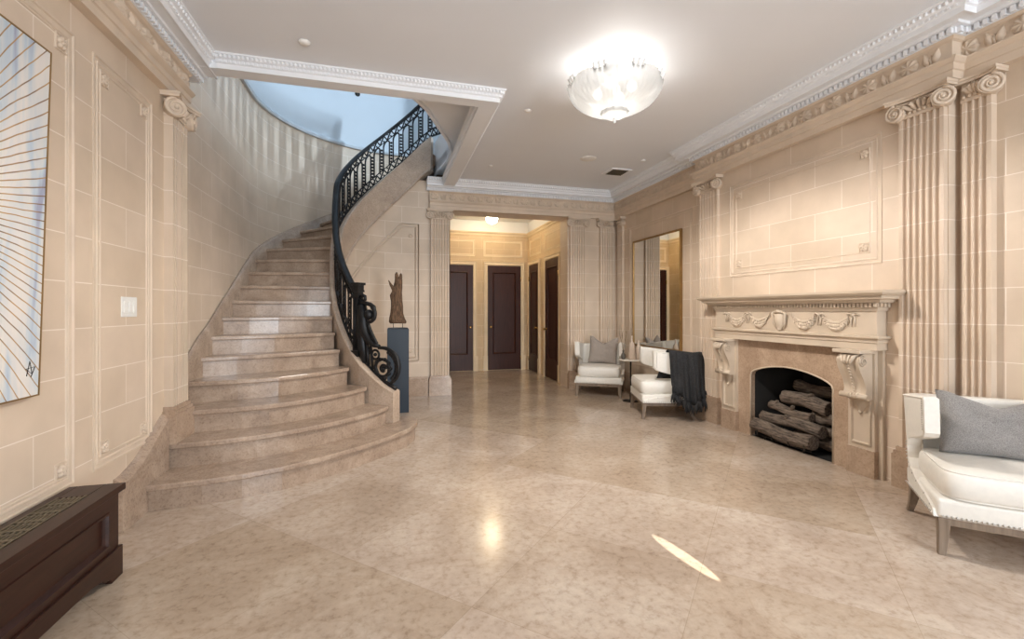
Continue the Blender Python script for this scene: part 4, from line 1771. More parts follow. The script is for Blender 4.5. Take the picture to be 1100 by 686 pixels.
# outer back steps beside the jambs
for (ya, yb2) in ((FL1, FL1 + 0.037), (FRa - 0.037, FRa)):
    b = MB()
    FB(b, 0.0, 0.03, ya, yb2, 0.0, 1.0)
    b.build('backing_strip', M_MANTEL, fp)
# lintel, frieze, shelf: profile (out, z) swept round the breast front, with returns


def mantel_sweep(b, prof, ya, yb2):
    # path starts at far side of the breast, travels -y, interior (out) on the right = -x
    path = [(0.0, yb2 - Yc), (0.0, ya - Yc)]
    rows = []
    for (o, z) in prof:
        rows.append([(0.0, yb2 - Yc + o, z), (-o - 0.0, yb2 - Yc + o, z), (-o, ya - Yc - o, z), (0.0, ya - Yc - o, z)])
    V = b.grid(rows, closed_u=False, closed_v=True, smooth=False)


FA, FBk = 2.60, 4.08
b = MB()
mantel_sweep(b, [(0, 0.955), (0.105, 0.955), (0.105, 1.005), (0.113, 1.01), (0.113, 1.03), (0.135, 1.045), (0.135, 1.06), (0.10, 1.065), (0.10, 1.25), (0, 1.25)], FA, FBk)
b.build('frieze', M_MANTEL, fp)
b = MB()
mantel_sweep(b, [(0, 1.245), (0.112, 1.245), (0.118, 1.268), (0.125, 1.272), (0.125, 1.302), (0.16, 1.305), (0.175, 1.325), (0.205, 1.332), (0.208, 1.352), (0.23, 1.358), (0.246, 1.375), (0.248, 1.392), (0, 1.392)], FA, FBk)
b.build('shelf', M_MANTEL, fp)
b = MB()
dentils(b, [(-0.0, FBk + 0.125 - Yc), (-0.0, FA - 0.125 - Yc)], 0.125, 1.273, 1.301, 0.030, 0.017, 0.016)
dentils(b, [(-0.125, FA - Yc), (-0.02, FA - Yc)], 0.125, 1.273, 1.301, 0.030, 0.017, 0.016)
b.build('dentil_band', M_MANTEL, fp)
# garland relief and cartouche
b = MB()
fx = -0.102


def swag(ya, yb2, z0, drop):
    for i in range(19):
        t = i / 18
        y = ya + (yb2 - ya) * t
        z = z0 - drop * (1 - (2 * t - 1) ** 2)
        rr = 0.008 + 0.020 * math.sin(PI * t)
        for q in range(3):
            b.ball((fx - 0.004 - rr * 0.35 * random.random(), y - Yc + random.uniform(-0.006, 0.006), z + (q - 1) * rr * 0.9), rr * 0.62, 6, 4)


def rib(y, z0):
    b.ball((fx - 0.006, y - Yc, z0), 0.016, 6, 4)
    for s in (-1, 1):
        b.tube([(fx - 0.004, y - Yc, z0), (fx - 0.010, y - Yc + s * 0.03, z0 + 0.012), (fx - 0.004, y - Yc + s * 0.05, z0 - 0.005)], [0.005, 0.009, 0.003], 5)
        b.tube([(fx - 0.004, y - Yc + s * 0.006, z0), (fx - 0.008, y - Yc + s * 0.016, z0 - 0.05), (fx - 0.004, y - Yc + s * 0.012, z0 - 0.09)], [0.006, 0.006, 0.003], 5)


ym = 3.34
for (a, c) in ((2.68, 2.94), (2.97, 3.22), (3.46, 3.71), (3.74, 4.0)):
    b = MB()
    swag(a, c, 1.210, 0.085)
    b.build('garland', M_MANTEL, fp)
for y in (2.67, 2.955, 3.725, 4.01):
    b = MB()
    rib(y, 1.212)
    b.build('ribbon', M_MANTEL, fp)
b = MB()
rows = []
for i in range(9):
    t = i / 8
    z = 1.080 + 0.145 * t
    w = 0.060 * (math.sin(PI * (0.12 + 0.62 * t)) ** 0.6) * (1.0 if t < 0.8 else 1.15)
    row = []
    for jx in range(9):
        q = jx / 8 * 2 - 1
        row.append((fx - 0.045 * math.sqrt(max(0, 1 - q * q)) * (0.6 + 0.4 * math.sin(PI * t)), ym - Yc + q * w, z))
    rows.append(row)
b.grid(rows)
for s in (-1, 1):
    b.tube([(fx - 0.012, ym - Yc + s * 0.03, 1.085), (fx - 0.02, ym - Yc + s * 0.062, 1.13), (fx - 0.02, ym - Yc + s * 0.060, 1.18), (fx - 0.026, ym - Yc + s * 0.072, 1.215), (fx - 0.03, ym - Yc + s * 0.045, 1.235)], [0.008, 0.011, 0.011, 0.013, 0.010], 6)
b.tube([(fx - 0.02, ym - Yc - 0.06, 1.225), (fx - 0.038, ym - Yc, 1.243), (fx - 0.02, ym - Yc + 0.06, 1.225)], [0.012, 0.016, 0.012], 6)
b.ball((fx - 0.016, ym - Yc, 1.08), 0.016, 6, 5)
b.build('cartouche', M_MANTEL, fp)
# console brackets
for yc in ((FL0 + FL1) / 2, (FRa + FRb) / 2):
    hw = 0.084
    cs = MB()
    # side silhouette (d out, z)
    sil = [(0.0, 0.925), (0.10, 0.925), (0.128, 0.905), (0.138, 0.87), (0.132, 0.83), (0.112, 0.785), (0.085, 0.735), (0.068, 0.69), (0.062, 0.65), (0.07, 0.625), (0.082, 0.61), (0.08, 0.59), (0.06, 0.582), (0.0, 0.582)]
    cols = []
    for q in range(13):
        t = q / 12 * 2 - 1
        row = []
        for (d, z) in sil:
            g = 0.010 * (math.cos(t * PI * 2.0) * 0.5 + 0.5) if (0.62 < z < 0.915 and d > 0.05) else 0.0
            row.append((-0.06 - max(0, d - (0.010 - g if d > 0.05 else 0)), yc - Yc + t * hw, z))
        cols.append(row)
    cs.grid(cols, smooth=True)
    for k in (0, -1):
        cs.face(cols[k])
    con = cs.build('console', M_MANTEL, fp)
    b = MB()
    for s in (-1, 1):
        Mc = frame_M((-0.06, yc - Yc + s * hw, 0), (-1, 0), (0, s))
        b.tube([Mc @ Vector((0.092 + 0.04 * (1 - 0.85 * i / 24) * math.cos(R(90 - 30 * i)), 0.004, 0.868 + 0.04 * (1 - 0.85 * i / 24) * math.sin(R(90 - 30 * i)))) for i in range(25)], 0.006, 5)
        b.tube([Mc @ Vector((0.066 + 0.018 * (1 - 0.8 * i / 12) * math.cos(R(-90 + 30 * i)), 0.004, 0.604 + 0.018 * (1 - 0.8 * i / 12) * math.sin(R(-90 + 30 * i)))) for i in range(13)], 0.004, 5)
    b.tube([(-0.06 - 0.068, yc - Yc - hw - 0.022, 0.604), (-0.06 - 0.068, yc - Yc + hw + 0.022, 0.604)], 0.022, 10)
    for q in (-0.03, -0.01, 0.01, 0.03):
        b.tube([(-0.06 - 0.068, yc - Yc + q - 0.004, 0.604), (-0.06 - 0.068, yc - Yc + q + 0.004, 0.604)], 0.026, 10)
    # leaf over the top volute and beads down the middle
    for q in (-0.6, -0.2, 0.2, 0.6):
        b.tube([(-0.06 - 0.09, yc - Yc + q * hw, 0.922), (-0.06 - 0.135, yc - Yc + q * hw * 0.9, 0.905), (-0.06 - 0.15, yc - Yc + q * hw * 0.7, 0.87), (-0.06 - 0.145, yc - Yc + q * hw * 0.4, 0.84)], [0.012, 0.015, 0.012, 0.004], 6)
    for q in range(9):
        t = q / 8
        d = 0.134 - 0.062 * t ** 0.8
        b.ball((-0.06 - d, yc - Yc, 0.835 - 0.19 * t), 0.009 - 0.003 * t, 6, 4)
    b.build('scroll_carving', M_MANTEL, con)
    b = MB()
    # hanging leaf below
    rows = []
    for i in range(8):
        t = i / 7
        w = hw * (0.9 - 0.8 * t ** 1.3) * (1 + 0.12 * math.cos(t * 14))
        rows.append([(-0.062 - 0.03 * (1 - t * 0.6) * (1 - (q / 4 - 1) ** 2), yc - Yc + (q / 4 - 1) * w, 0.59 - 0.115 * t) for q in range(9)])
    b.grid(rows)
    b.ball((-0.075, yc - Yc, 0.475), 0.013, 6, 5)
    b.build('leaf_drop', M_MANTEL, con)
    b = MB()
    FB(b, 0.055, 0.215, yc - hw - 0.025, yc + hw + 0.025, 0.928, 0.956)
    b.build('console_cap', M_MANTEL, con, bevel=0.006)

# gas logs on a grate


def make_log(label, y0, y1, z0, z1, x0, x1, r, seed, knobs=(), x_off=0.0):
    mid = Vector(((x0 + x1) / 2, (y0 + y1) / 2, (z0 + z1) / 2))
    A = Vector((x0, y0, z0)) - mid
    Bq = Vector((x1, y1, z1)) - mid
    b = MB()
    rows = []
    d = (Bq - A).normalized()
    up = Vector((0, 0, 1))
    sx = d.cross(up).normalized()
    up = sx.cross(d)
    nn = 22
    for i in range(nn + 1):
        t = i / nn
        p = A.lerp(Bq, t) + Vector((0, 0, 0.012 * math.sin(t * PI * 2 + seed)))
        row = []
        for k in range(22):
            a = 2 * PI * k / 22
            rr = r * (1 + 0.10 * noise.noise(Vector((math.cos(a) * 2.4 + seed, math.sin(a) * 2.4, t * 3))) + 0.10 * noise.noise(Vector((math.cos(a) * 5 + seed, math.sin(a) * 5, t * 2.0))))
            row.append(p + (sx * math.cos(a) + up * math.sin(a)) * rr)
        rows.append(row)
    V = b.grid(rows, closed_u=True)
    for e, fl in ((0, True), (-1, False)):
        b.cap(V[e], fl)
    for (t, a, ln) in knobs:
        p = A.lerp(Bq, t)
        q = (sx * math.cos(R(a)) + up * math.sin(R(a)))
        b.tube([p + q * r * 0.5, p + q * (r + ln * 0.6) + d * 0.01, p + q * (r + ln) + d * 0.03], [r * 0.5, r * 0.42, r * 0.3], 8)
    o = b.build('fire_log', M_BARK)
    o.location = mid
    return tag(o, label, 'log', 'logs in the fireplace')


make_log('long front log resting lowest across the fireplace grate', 3.72, 3.075, 0.115, 0.105, 3.50, 3.505, 0.062, 1.0)
make_log('second log lying on the front log with a cut end', 3.69, 3.045, 0.215, 0.215, 3.575, 3.575, 0.052, 4.0, knobs=[(0.45, 60, 0.02)])
make_log('slender forked log third up in the fireplace pile', 3.62, 3.17, 0.325, 0.295, 3.60, 3.60, 0.040, 7.0, knobs=[(0.15, 75, 0.03), (0.55, 70, 0.03)])
make_log('thick pale log near the top of the fireplace pile', 3.52, 3.055, 0.435, 0.405, 3.66, 3.66, 0.062, 11.0, knobs=[(0.6, 80, 0.015)])
make_log('topmost darkest log at the back of the fireplace pile', 3.50, 3.0, 0.53, 0.50, 3.79, 3.79, 0.055, 15.0)
make_log('short stubby log end jutting right at the middle of the pile', 3.22, 3.02, 0.30, 0.295, 3.685, 3.685, 0.050, 21.0)
make_log('small thin log end low at right behind second log', 3.2, 3.0, 0.205, 0.195, 3.69, 3.69, 0.040, 25.0)
make_log('charred log low in the right back of the firebox', 3.40, 3.0, 0.10, 0.10, 3.69, 3.69, 0.062, 31.0)
gr = thing('fire_grate', 'low black metal grate beneath the fireplace logs', 'grate', (3.6, 3.37, 0.004))
for y in (-0.25, -0.08, 0.1, 0.27):
    b = MB()
    b.tube([(-0.15, y, 0.085), (-0.14, y, 0.036), (0.18, y, 0.036), (0.19, y, 0.08)], 0.008, 6)
    b.build('bar', M_DARKMET, gr)
for y in (-0.2, 0.22):
    for x in (-0.1, 0.14):
        b = MB()
        b.tube([(x, y, 0.0), (x, y, 0.036)], 0.009, 6)
        b.build('leg', M_DARKMET, gr)
b = MB()
b.tube([(-0.1, -0.28, 0.03), (-0.1, 0.3, 0.03)], 0.008, 6)
b.tube([(0.14, -0.28, 0.03), (0.14, 0.3, 0.03)], 0.008, 6)
b.build('cross_bar', M_DARKMET, gr)

# ------------------------------------------------------------------ armchairs
CW, CD = 0.33, 0.30      # half width, half depth


def fe(z):
    """front edge (local y) of the side wing at height z"""
    pts = [(0.185, -0.30), (0.225, -0.29), (0.25, -0.16), (0.275, 0.02), (0.31, 0.12), (0.36, 0.175), (0.43, 0.185), (0.48, 0.15), (0.515, 0.03), (0.545, -0.09), (0.565, -0.155), (0.59, -0.182), (0.80, -0.185)]
    for (a, c), (d, e) in zip(pts, pts[1:]):
        if z <= d:
            return c + (e - c) * (z - a) / (d - a)
    return pts[-1][1]


def chair_path(yf, hw, back, rc, ns=9, na=7):
    P = []
    for i in range(ns):
        P.append((-hw, yf + (back - rc - yf) * i / ns))
    for i in range(na + 1):
        a = PI - PI / 2 * i / na
        P.append((-hw + rc + rc * math.cos(a), back - rc + rc * math.sin(a)))
    for i in range(1, 4):
        P.append((-hw + rc + (hw - rc) * i / 4, back))
    Q = [(-x, y) for x, y in reversed(P)]
    # drop the duplicated centre
    return P + Q


def rounded_box(b, x0, x1, y0, y1, z0, z1, r, puff=0.0):
    vs = b.box(x0, x1, y0, y1, z0, z1)
    fs = {f for v in vs for f in v.link_faces}
    es = {e for f in fs for e in f.edges}
    res = bmesh.ops.bevel(b.bm, geom=list(es), offset=r, segments=4, affect='EDGES', profile=0.5)
    for f in b.bm.faces:
        f.smooth = True


def make_chair(label, loc, rz):
    t = thing('armchair', label, 'armchair', loc, rz, 'ivory leather armchairs')
    # upholstered base
    b = MB()
    rounded_box(b, -CW, CW, -CD - 0.005, CD - 0.02, 0.185, 0.285, 0.018)
    b.build('seat_base', M_LEATHER, t)
    # cushion
    b = MB()
    nx, ny = 14, 14
    top = []

    def cush(u, v, side):
        hw_, hd = CW - 0.045 + 0.03, (CD + CD - 0.10) / 2
        x = u * (CW - 0.028)
        y = -CD - 0.012 + (v + 1) / 2 * (2 * CD - 0.07)
        return x, y
    rows = []
    secs_ = [(0.287, -0.03), (0.292, -0.008), (0.31, 0.004), (0.36, 0.008), (0.405, 0.004), (0.425, -0.008), (0.434, -0.03), (0.44, -0.08), (0.447, -0.16), (0.449, -0.26)]
    for z, gx in secs_:
        hx = CW - 0.028 + gx
        y0_, y1_ = -CD - 0.012 - gx, CD - 0.10 + gx
        hy = (y1_ - y0_) / 2
        cy = (y1_ + y0_) / 2
        row = []
        for k in range(40):
            a = 2 * PI * k / 40
            cx_, sx_ = math.cos(a), math.sin(a)
            e = 0.28
            row.append((max(0.01, hx) * math.copysign(abs(cx_) ** e, cx_), cy + max(0.01, hy) * math.copysign(abs(sx_) ** e, sx_), z))
        rows.append(row)
    V = b.grid(rows, closed_u=True)
    b.cap(V[0], True)
    b.cap(V[-1])
    cu = b.build('seat_cushion', M_LEATHER, t)
    b = MB()
    for zz, rr in ((0.298, 3), (0.42, 6)):
        ring = rows[1] if zz < 0.35 else rows[5]
        b.tube(ring, 0.005, 5, closed=True)
    b.build('piping', M_LEATHER, cu)
    # backrest shell with wings
    zs = [0.19, 0.225, 0.25, 0.275, 0.31, 0.36, 0.43, 0.48, 0.515, 0.545, 0.565, 0.59, 0.64, 0.70, 0.75, 0.775, 0.785]
    outer_, inner_ = [], []
    for z in zs:
        lean = 0.05 * max(0, (z - 0.28)) / 0.5
        flare = 0.012 * max(0, (z - 0.28)) / 0.5
        r1 = 0.012 if z >= 0.78 else 0.0
        f = fe(z)
        o_ = chair_path(f, CW + flare + 0.012 - r1, CD + lean - r1, 0.13)
        i_ = chair_path(f + 0.004, CW + flare - 0.052 + r1, CD + lean - 0.075 + r1, 0.10)
        dz_ = 0.055 * max(0.0, (z - 0.5) / 0.285)
        outer_.append([(x, y, z - dz_ * max(0.0, min(1.0, (y + 0.18) / 0.45))) for x, y in o_])
        inner_.append([(x, y, z - dz_ * max(0.0, min(1.0, (y + 0.18) / 0.45))) for x, y in i_])
    b = MB()
    nP = len(outer_[0])
    rows = []
    # closed loop: outer bottom->top, inner top->bottom
    allrows = outer_ + list(reversed(inner_))
    V = b.grid(allrows, smooth=True)
    for k in (0, nP - 1):
        for i in range(len(zs) - 1):
            o1, o2 = V[i][k], V[i + 1][k]
            i1, i2 = V[len(allrows) - 1 - i][k], V[len(allrows) - 2 - i][k]
            f = b.bm.faces.new([o1, o2, i2, i1])
            f.smooth = False
    bk = b.build('backrest', M_LEATHER, t, bevel=0.0)
    # piping along the top edge and wing outline
    b = MB()
    b.tube([Vector(p) + Vector((0, 0, 0.0)) for p in outer_[-2]], 0.005, 5)
    for k in (0, nP - 1):
        sgn = -1 if k == 0 else 1
        zz = [z for z in zs if z >= 0.58]
        b.tube([(sgn * (CW + 0.012 + 0.012 * (z - 0.28) / 0.5), fe(z) + 0.012, z) for z in zz], 0.005, 5)
    b.build('piping', M_LEATHER, bk)
    # nailheads: base edge and wing edges
    b = MB()
    for i in range(34):
        x = -CW + 0.02 + (2 * CW - 0.04) * i / 33
        b.ball((x, -CD - 0.007, 0.200), 0.006, 6, 4)
    for s in (-1, 1):
        for i in range(22):
            y = -CD + 0.02 + 0.5 * i / 21
            b.ball((s * (CW + 0.013), y, 0.200), 0.006, 6, 4)
        for i in range(14):
            z = 0.60 + 0.165 * i / 13
            b.ball((s * (CW + 0.012 + 0.012 * (z - 0.28) / 0.5), fe(z) + 0.04, z), 0.0055, 6, 4)
        for i in range(12):
            z = 0.23 + 0.22 * i / 11
            b.ball((s * (CW + 0.012 + 0.012 * (z - 0.28) / 0.5), fe(z) + 0.03, z), 0.0055, 6, 4)
    b.build('nailhead_trim', M_NAIL, t)
    # apron
    b = MB()
    b.box(-CW + 0.04, CW - 0.04, -CD + 0.012, -CD + 0.034, 0.15, 0.187)
    b.box(-CW + 0.04, CW - 0.04, CD - 0.08, CD - 0.058, 0.15, 0.187)
    for s in (-1, 1):
        b.box(s * (CW - 0.028) - 0.011, s * (CW - 0.028) + 0.011, -CD + 0.04, CD - 0.06, 0.15, 0.187)
    b.build('apron', M_LEG, t)
    # sabre legs
    for sx_ in (-1, 1):
        for sy_ in (-1, 1):
            b = MB()
            bx = sx_ * (CW - 0.03)
            by = -CD + 0.024 if sy_ < 0 else CD - 0.066
            rows = []
            for i in range(7):
                tt = i / 6
                z = 0.188 * (1 - tt)
                h = 0.026 * (1 - 0.42 * tt)
                sp_ = tt * tt
                cx_ = bx + sx_ * 0.012 * sp_
                cy_ = by + sy_ * (0.02 if sy_ < 0 else 0.06) * sp_
                rows.append([(cx_ - h, cy_ - h, z), (cx_ + h, cy_ - h, z), (cx_ + h, cy_ + h, z), (cx_ - h, cy_ + h, z)])
            V = b.grid(rows, closed_u=True, smooth=False)
            b.cap(V[0])
            b.cap(V[-1], True)
            b.build('leg', M_LEG, t, bevel=0.003)
    return t


def place(front_mid, f):
    """front: midpoint of the front legs on the floor, f: facing"""
    f = Vector(f).normalized()
    c = Vector(front_mid) - f * CD
    return (c.x, c.y, 0), math.atan2(f.x, -f.y)


lA, rA = place((2.915, 6.0), (-0.53, -0.85))
make_chair('ivory leather armchair in the back corner with taupe pillow', lA, rA)
lB, rB = place((2.915, 4.955), (-0.95, 0.315))
make_chair('ivory leather armchair turned sideways with dark throw over it', lB, rB)
lC, rC = place((2.957, 1.455), (-0.70, -0.715))
make_chair('ivory leather armchair nearest the camera beside the fireplace', lC, rC)


def make_pillow(name, label, mat, w, h, d, loc, rot, dip=0.06):
    b = MB()
    n = 26
    for side in (1, -1):
        rows = []
        for i in range(n + 1):
            v = i / n * 2 - 1
            row = []
            for j in range(n + 1):
                u = j / n * 2 - 1
                k = (1 - u ** 4) * (1 - v ** 4)
                pin = 1 - 0.10 * (1 - abs(u)) * (v * v) - 0.0
                pinu = 1 - 0.08 * (1 - abs(v)) * (u * u)
                x = u * w / 2 * pinu
                z = v * h / 2 * pin
                if v > 0:
                    z -= dip * (v ** 2) * max(0, 1 - abs(u) * 1.25)
                y = side * (d / 2) * (max(0, k) ** 0.55) * (1 - 0.35 * max(0, v) ** 2 * max(0, 1 - abs(u) * 1.6))
                y += 0.012 * noise.noise(Vector((u * 2.2, v * 2.2, side * 3))) * k
                y += side * 0.008 * noise.noise(Vector((u * 5, v * 5, side * 7 + w))) * k
                row.append((x, y, z))
            rows.append(row)
        b.grid(rows)
    bmesh.ops.remove_doubles(b.bm, verts=b.bm.verts[:], dist=0.0005)
    o = b.build(name, mat)
    o.location = loc
    o.rotation_euler = rot
    return tag(o, label, 'pillow', None)


def chair_pt(loc, rz, x, y, z):
    return (loc[0] + x * math.cos(rz) - y * math.sin(rz), loc[1] + x * math.sin(rz) + y * math.cos(rz), z)


make_pillow('throw_pillow', 'taupe square pillow standing in the back corner armchair', M_PILLOW2, 0.43, 0.42, 0.12, chair_pt(lA, rA, 0.035, 0.105, 0.64), (R(-14), R(3), rA), dip=0.10)
make_pillow('throw_pillow', 'grey tweed pillow leaning in the armchair nearest the camera', M_PILLOW, 0.50, 0.36, 0.15, chair_pt(lC, rC, 0.02, 0.105, 0.605), (R(-20), R(2), rC), dip=0.07)

# throw blanket hanging over the wing of the sideways armchair
b = MB()
Mx = CW + 0.03
prof = []       # (x out, z) path over the wing: inside -> top -> outside
path_ = [(CW - 0.10, 0.46), (CW - 0.09, 0.56), (CW - 0.082, 0.66), (CW - 0.075, 0.76), (CW - 0.06, 0.806), (CW - 0.02, 0.822), (CW + 0.03, 0.812), (CW + 0.05, 0.775), (CW + 0.062, 0.70), (CW + 0.07, 0.62), (CW + 0.078, 0.52), (CW + 0.085, 0.42), (CW + 0.09, 0.34), (CW + 0.095, 0.27), (CW + 0.098, 0.21)]
rows = []
ncol = 56
y_a, y_b = -0.03, 0.41
for (i, (px, pz)) in enumerate(path_):
    t = i / (len(path_) - 1)
    row = []
    for j in range(ncol):
        s = j / (ncol - 1)
        ya_ = y_a + 0.035 * t - 0.10 * max(0, 1 - t / 0.25)
        y = ya_ + (y_b - ya_) * s + 0.03 * (t - 0.4) * (2 * s - 1)
        hang = max(0, t - 0.35) / 0.65
        amp = 0.034 * (hang + 0.15)
        x = px + amp * (math.sin(s * 19 + 0.7 + t) + 0.7 * math.sin(s * 43 + 2 - t)) * 0.6 + amp * 0.8
        # wrap round the back corner of the chair
        k = max(0, (y - 0.22)) / 0.16
        x -= 0.10 * k * k * (1 if pz > 0.3 else 0.8)
        zz = pz - 0.05 * max(0.0, min(1.0, (y + 0.18) / 0.45)) * max(0, (pz - 0.5) / 0.3)
        if t > 0.85:
            zz = pz + 0.03 * math.sin(s * 9 + 0.5) + 0.10 * (1 - s) ** 2 + 0.015 * math.sin(s * 31)
        row.append((x, y, zz))
    rows.append(row)
V = b.grid(rows, smooth=True)
thr = thing('throw_blanket', 'charcoal knitted throw with fringe draped over the sideways armchair', 'blanket', lB, rB)
o = b.build('cloth', M_THROW, thr)
sm = o.modifiers.new('solid', 'SOLIDIFY')
sm.thickness = 0.012
b = MB()
for j in range(0, ncol):
    p = Vector(rows[-1][j])
    for q in range(2):
        e = p + Vector((random.uniform(-0.012, 0.02), random.uniform(-0.02, 0.02), -0.085 - random.uniform(0, 0.04)))
        b.tube([p, (p + e) / 2 + Vector((random.uniform(-0.006, 0.012), 0, 0)), e], [0.006, 0.007, 0.003], 5)
b.build('fringe', M_THROW, thr)

# ------------------------------------------------------------------ side table with vases
TX, TY, TZ = 3.22, 5.62, 0.575
tb = thing('side_table', 'small round pale-topped side table between the two far armchairs', 'side table', (TX, TY, 0))
b = MB()
b.lathe([(0.0, TZ - 0.018), (0.155, TZ - 0.018), (0.165, TZ - 0.01), (0.165, TZ - 0.004), (0.158, TZ), (0.0, TZ)], seg=32)
b.build('top', M_MARBLET, tb)
b = MB()
b.lathe([(0.014, 0.012), (0.012, 0.03), (0.010, 0.3), (0.012, TZ - 0.03), (0.05, TZ - 0.018)], seg=12)
b.build('stem', M_DARKMET, tb)
b = MB()
b.lathe([(0.0, 0.0), (0.11, 0.0), (0.11, 0.006), (0.02, 0.014), (0.0, 0.016)], seg=24)
b.build('base', M_DARKMET, tb)


def vase(label, x, y, prof, grp='vases on the side table', mat=M_CERAMIC):
    b = MB()
    b.lathe(prof, seg=24)
    o = b.build('bottle_vase', mat)
    o.location = (x, y, TZ)
    return tag(o, label, 'vase', grp)


vase('tall beige bottle vase with slim neck on side table', TX + 0.0, TY - 0.03, [(0.0, 0.0), (0.046, 0.0), (0.05, 0.02), (0.045, 0.12), (0.036, 0.205), (0.026, 0.23), (0.013, 0.245), (0.011, 0.30), (0.013, 0.325), (0.0, 0.325)])
vase('shorter beige bottle vase nearer the mirror on side table', TX + 0.095, TY - 0.045, [(0.0, 0.0), (0.042, 0.0), (0.046, 0.02), (0.042, 0.11), (0.034, 0.17), (0.024, 0.19), (0.012, 0.205), (0.010, 0.25), (0.012, 0.27), (0.0, 0.27)])
tw = thing('twig_vase', 'small dark glass vase holding thin dry twigs on side table', 'vase', (TX - 0.085, TY + 0.05, TZ))
b = MB()
b.lathe([(0.0, 0.0), (0.026, 0.0), (0.032, 0.03), (0.03, 0.06), (0.014, 0.085), (0.012, 0.11), (0.017, 0.12), (0.0, 0.118)], seg=16)
b.build('bottle', simple('smoky_glass', (0.10, 0.085, 0.07), rough=0.08, var=0.1), tw)
for k in range(5):
    b = MB()
    a = k * 1.3
    b.tube([(0, 0, 0.06), (0.012 * math.cos(a), 0.012 * math.sin(a), 0.2), (0.05 * math.cos(a), 0.05 * math.sin(a), 0.34), (0.035 * math.cos(a + 0.5), 0.06 * math.sin(a), 0.42 + 0.03 * (k % 3))], [0.003, 0.003, 0.0025, 0.0012], 5)
    b.build('twig', M_TWIG, tw)

# ------------------------------------------------------------------ chandelier
CHX, CHY = 1.72, 3.25
ch = thing('ceiling_chandelier', 'ribbed white glass bowl chandelier glowing below the ceiling', 'chandelier', (CHX, CHY, CE))


def glass_shade(name, tint=(0.27, 0.268, 0.262), trans=0.14):
    m, nt, N, L, B = nodes_of(name)
    nt.nodes.remove(B)
    out = N['Material Output']
    tl = N.new('ShaderNodeBsdfTranslucent')
    tl.inputs[0].default_value = (*tint, 1)
    gl = N.new('ShaderNodeBsdfGlossy')
    gl.inputs['Roughness'].default_value = 0.15
    tr = N.new('ShaderNodeBsdfTransparent')
    df = N.new('ShaderNodeBsdfDiffuse')
    df.inputs[0].default_value = (0.55, 0.55, 0.545, 1)
    m1 = N.new('ShaderNodeMixShader')
    m1.inputs[0].default_value = 0.08
    m0 = N.new('ShaderNodeMixShader')
    m0.inputs[0].default_value = 0.35
    L.new(tl.outputs[0], m0.inputs[1])
    L.new(df.outputs[0], m0.inputs[2])
    L.new(m0.outputs[0], m1.inputs[1])
    L.new(gl.outputs[0], m1.inputs[2])
    m2 = N.new('ShaderNodeMixShader')
    m2.inputs[0].default_value = trans
    L.new(m1.outputs[0], m2.inputs[1])
    L.new(tr.outputs[0], m2.inputs[2])
    L.new(m2.outputs[0], out.inputs[0])
    return m


M_SHADE = glass_shade('ribbed_glass')
M_RIM = simple('frosted_rim_glass', (0.86, 0.86, 0.85), rough=0.2, var=0.02, scale=20)
b = MB()
rows = []
NA = 144
for i in range(13):
    t = i / 12
    r0 = 0.085 + 0.275 * math.sin(PI / 2 * t) ** 0.85
    z0_ = -0.345 + 0.20 * t ** 1.35
    row = []
    for k in range(NA):
        a = 2 * PI * k / NA
        scal = abs(math.sin(a * 4)) ** 0.6
        rr = r0 * (1 + 0.03 * t * (scal - 0.5)) + 0.0045 * math.cos(a * 48) * (0.3 + t)
        zz = z0_ + 0.03 * t * t * (scal - 0.4)
        row.append((rr * math.cos(a), rr * math.sin(a), zz))
    rows.append(row)
b.grid(rows, closed_u=True)
b.build('glass_bowl', M_SHADE, ch)
for k in range(8):
    b = MB()
    a = R(22.5 + 45 * k) + PI / 8
    c = Vector((0.352 * math.cos(a), 0.352 * math.sin(a), -0.145))
    for s in (-1, 0, 1):
        an = a + s * 0.11
        b.tube([(0.335 * math.cos(an), 0.335 * math.sin(an), -0.165), (0.36 * math.cos(an), 0.36 * math.sin(an), -0.135), (0.372 * math.cos(an), 0.372 * math.sin(an), -0.115), (0.36 * math.cos(an), 0.36 * math.sin(an), -0.105)], [0.01, 0.013, 0.011, 0.005], 6)
    b.build('rim_ornament', M_RIM, ch)
b = MB()
rows = []
for i in range(7):
    t = i / 6
    row = []
    for k in range(48):
        a = 2 * PI * k / 48
        rr = (0.012 + 0.098 * math.sin(PI / 2 * t)) * (1 + 0.05 * math.cos(a * 12) * t)
        row.append((rr * math.cos(a), rr * math.sin(a), -0.392 + 0.055 * t ** 1.6))
    rows.append(row)
b.grid(rows, closed_u=True)
b.build('bottom_cup', M_SHADE, ch)
b = MB()
b.lathe([(0.002, -0.432), (0.010, -0.424), (0.013, -0.412), (0.007, -0.402), (0.011, -0.394), (0.016, -0.388), (0.0, -0.386)], seg=12)
b.build('finial', M_RIM, ch)
b = MB()
b.lathe([(0.0, -0.39), (0.006, -0.385), (0.008, -0.04), (0.07, -0.03), (0.075, -0.001), (0.0, 0.0)], seg=20)
b.build('stem', M_WHITE, ch)
M_BULB = emission('bulb_glow', (1.0, 0.93, 0.84), 2.5)
for k in range(4):
    a = R(45 + 90 * k)
    b = MB()
    b.ball((0.14 * math.cos(a), 0.14 * math.sin(a), -0.17), 0.034, 12, 8, (1, 1, 1.2))
    b.build('bulb', M_BULB, ch)
    b = MB()
    b.tube([(0.008 * math.cos(a), 0.008 * math.sin(a), -0.09), (0.10 * math.cos(a), 0.10 * math.sin(a), -0.09), (0.14 * math.cos(a), 0.14 * math.sin(a), -0.132)], 0.006, 6)
    b.build('arm', M_WHITE, ch)
point('chandelier_light', (CHX, CHY, CE - 0.20), 8, (1.0, 0.95, 0.88), 0.10)
spl = bpy.data.lights.new('chandelier_downlight', 'SPOT')  # added spot below the bowl, throwing the chandelier's light down into the room
spl.energy = 142
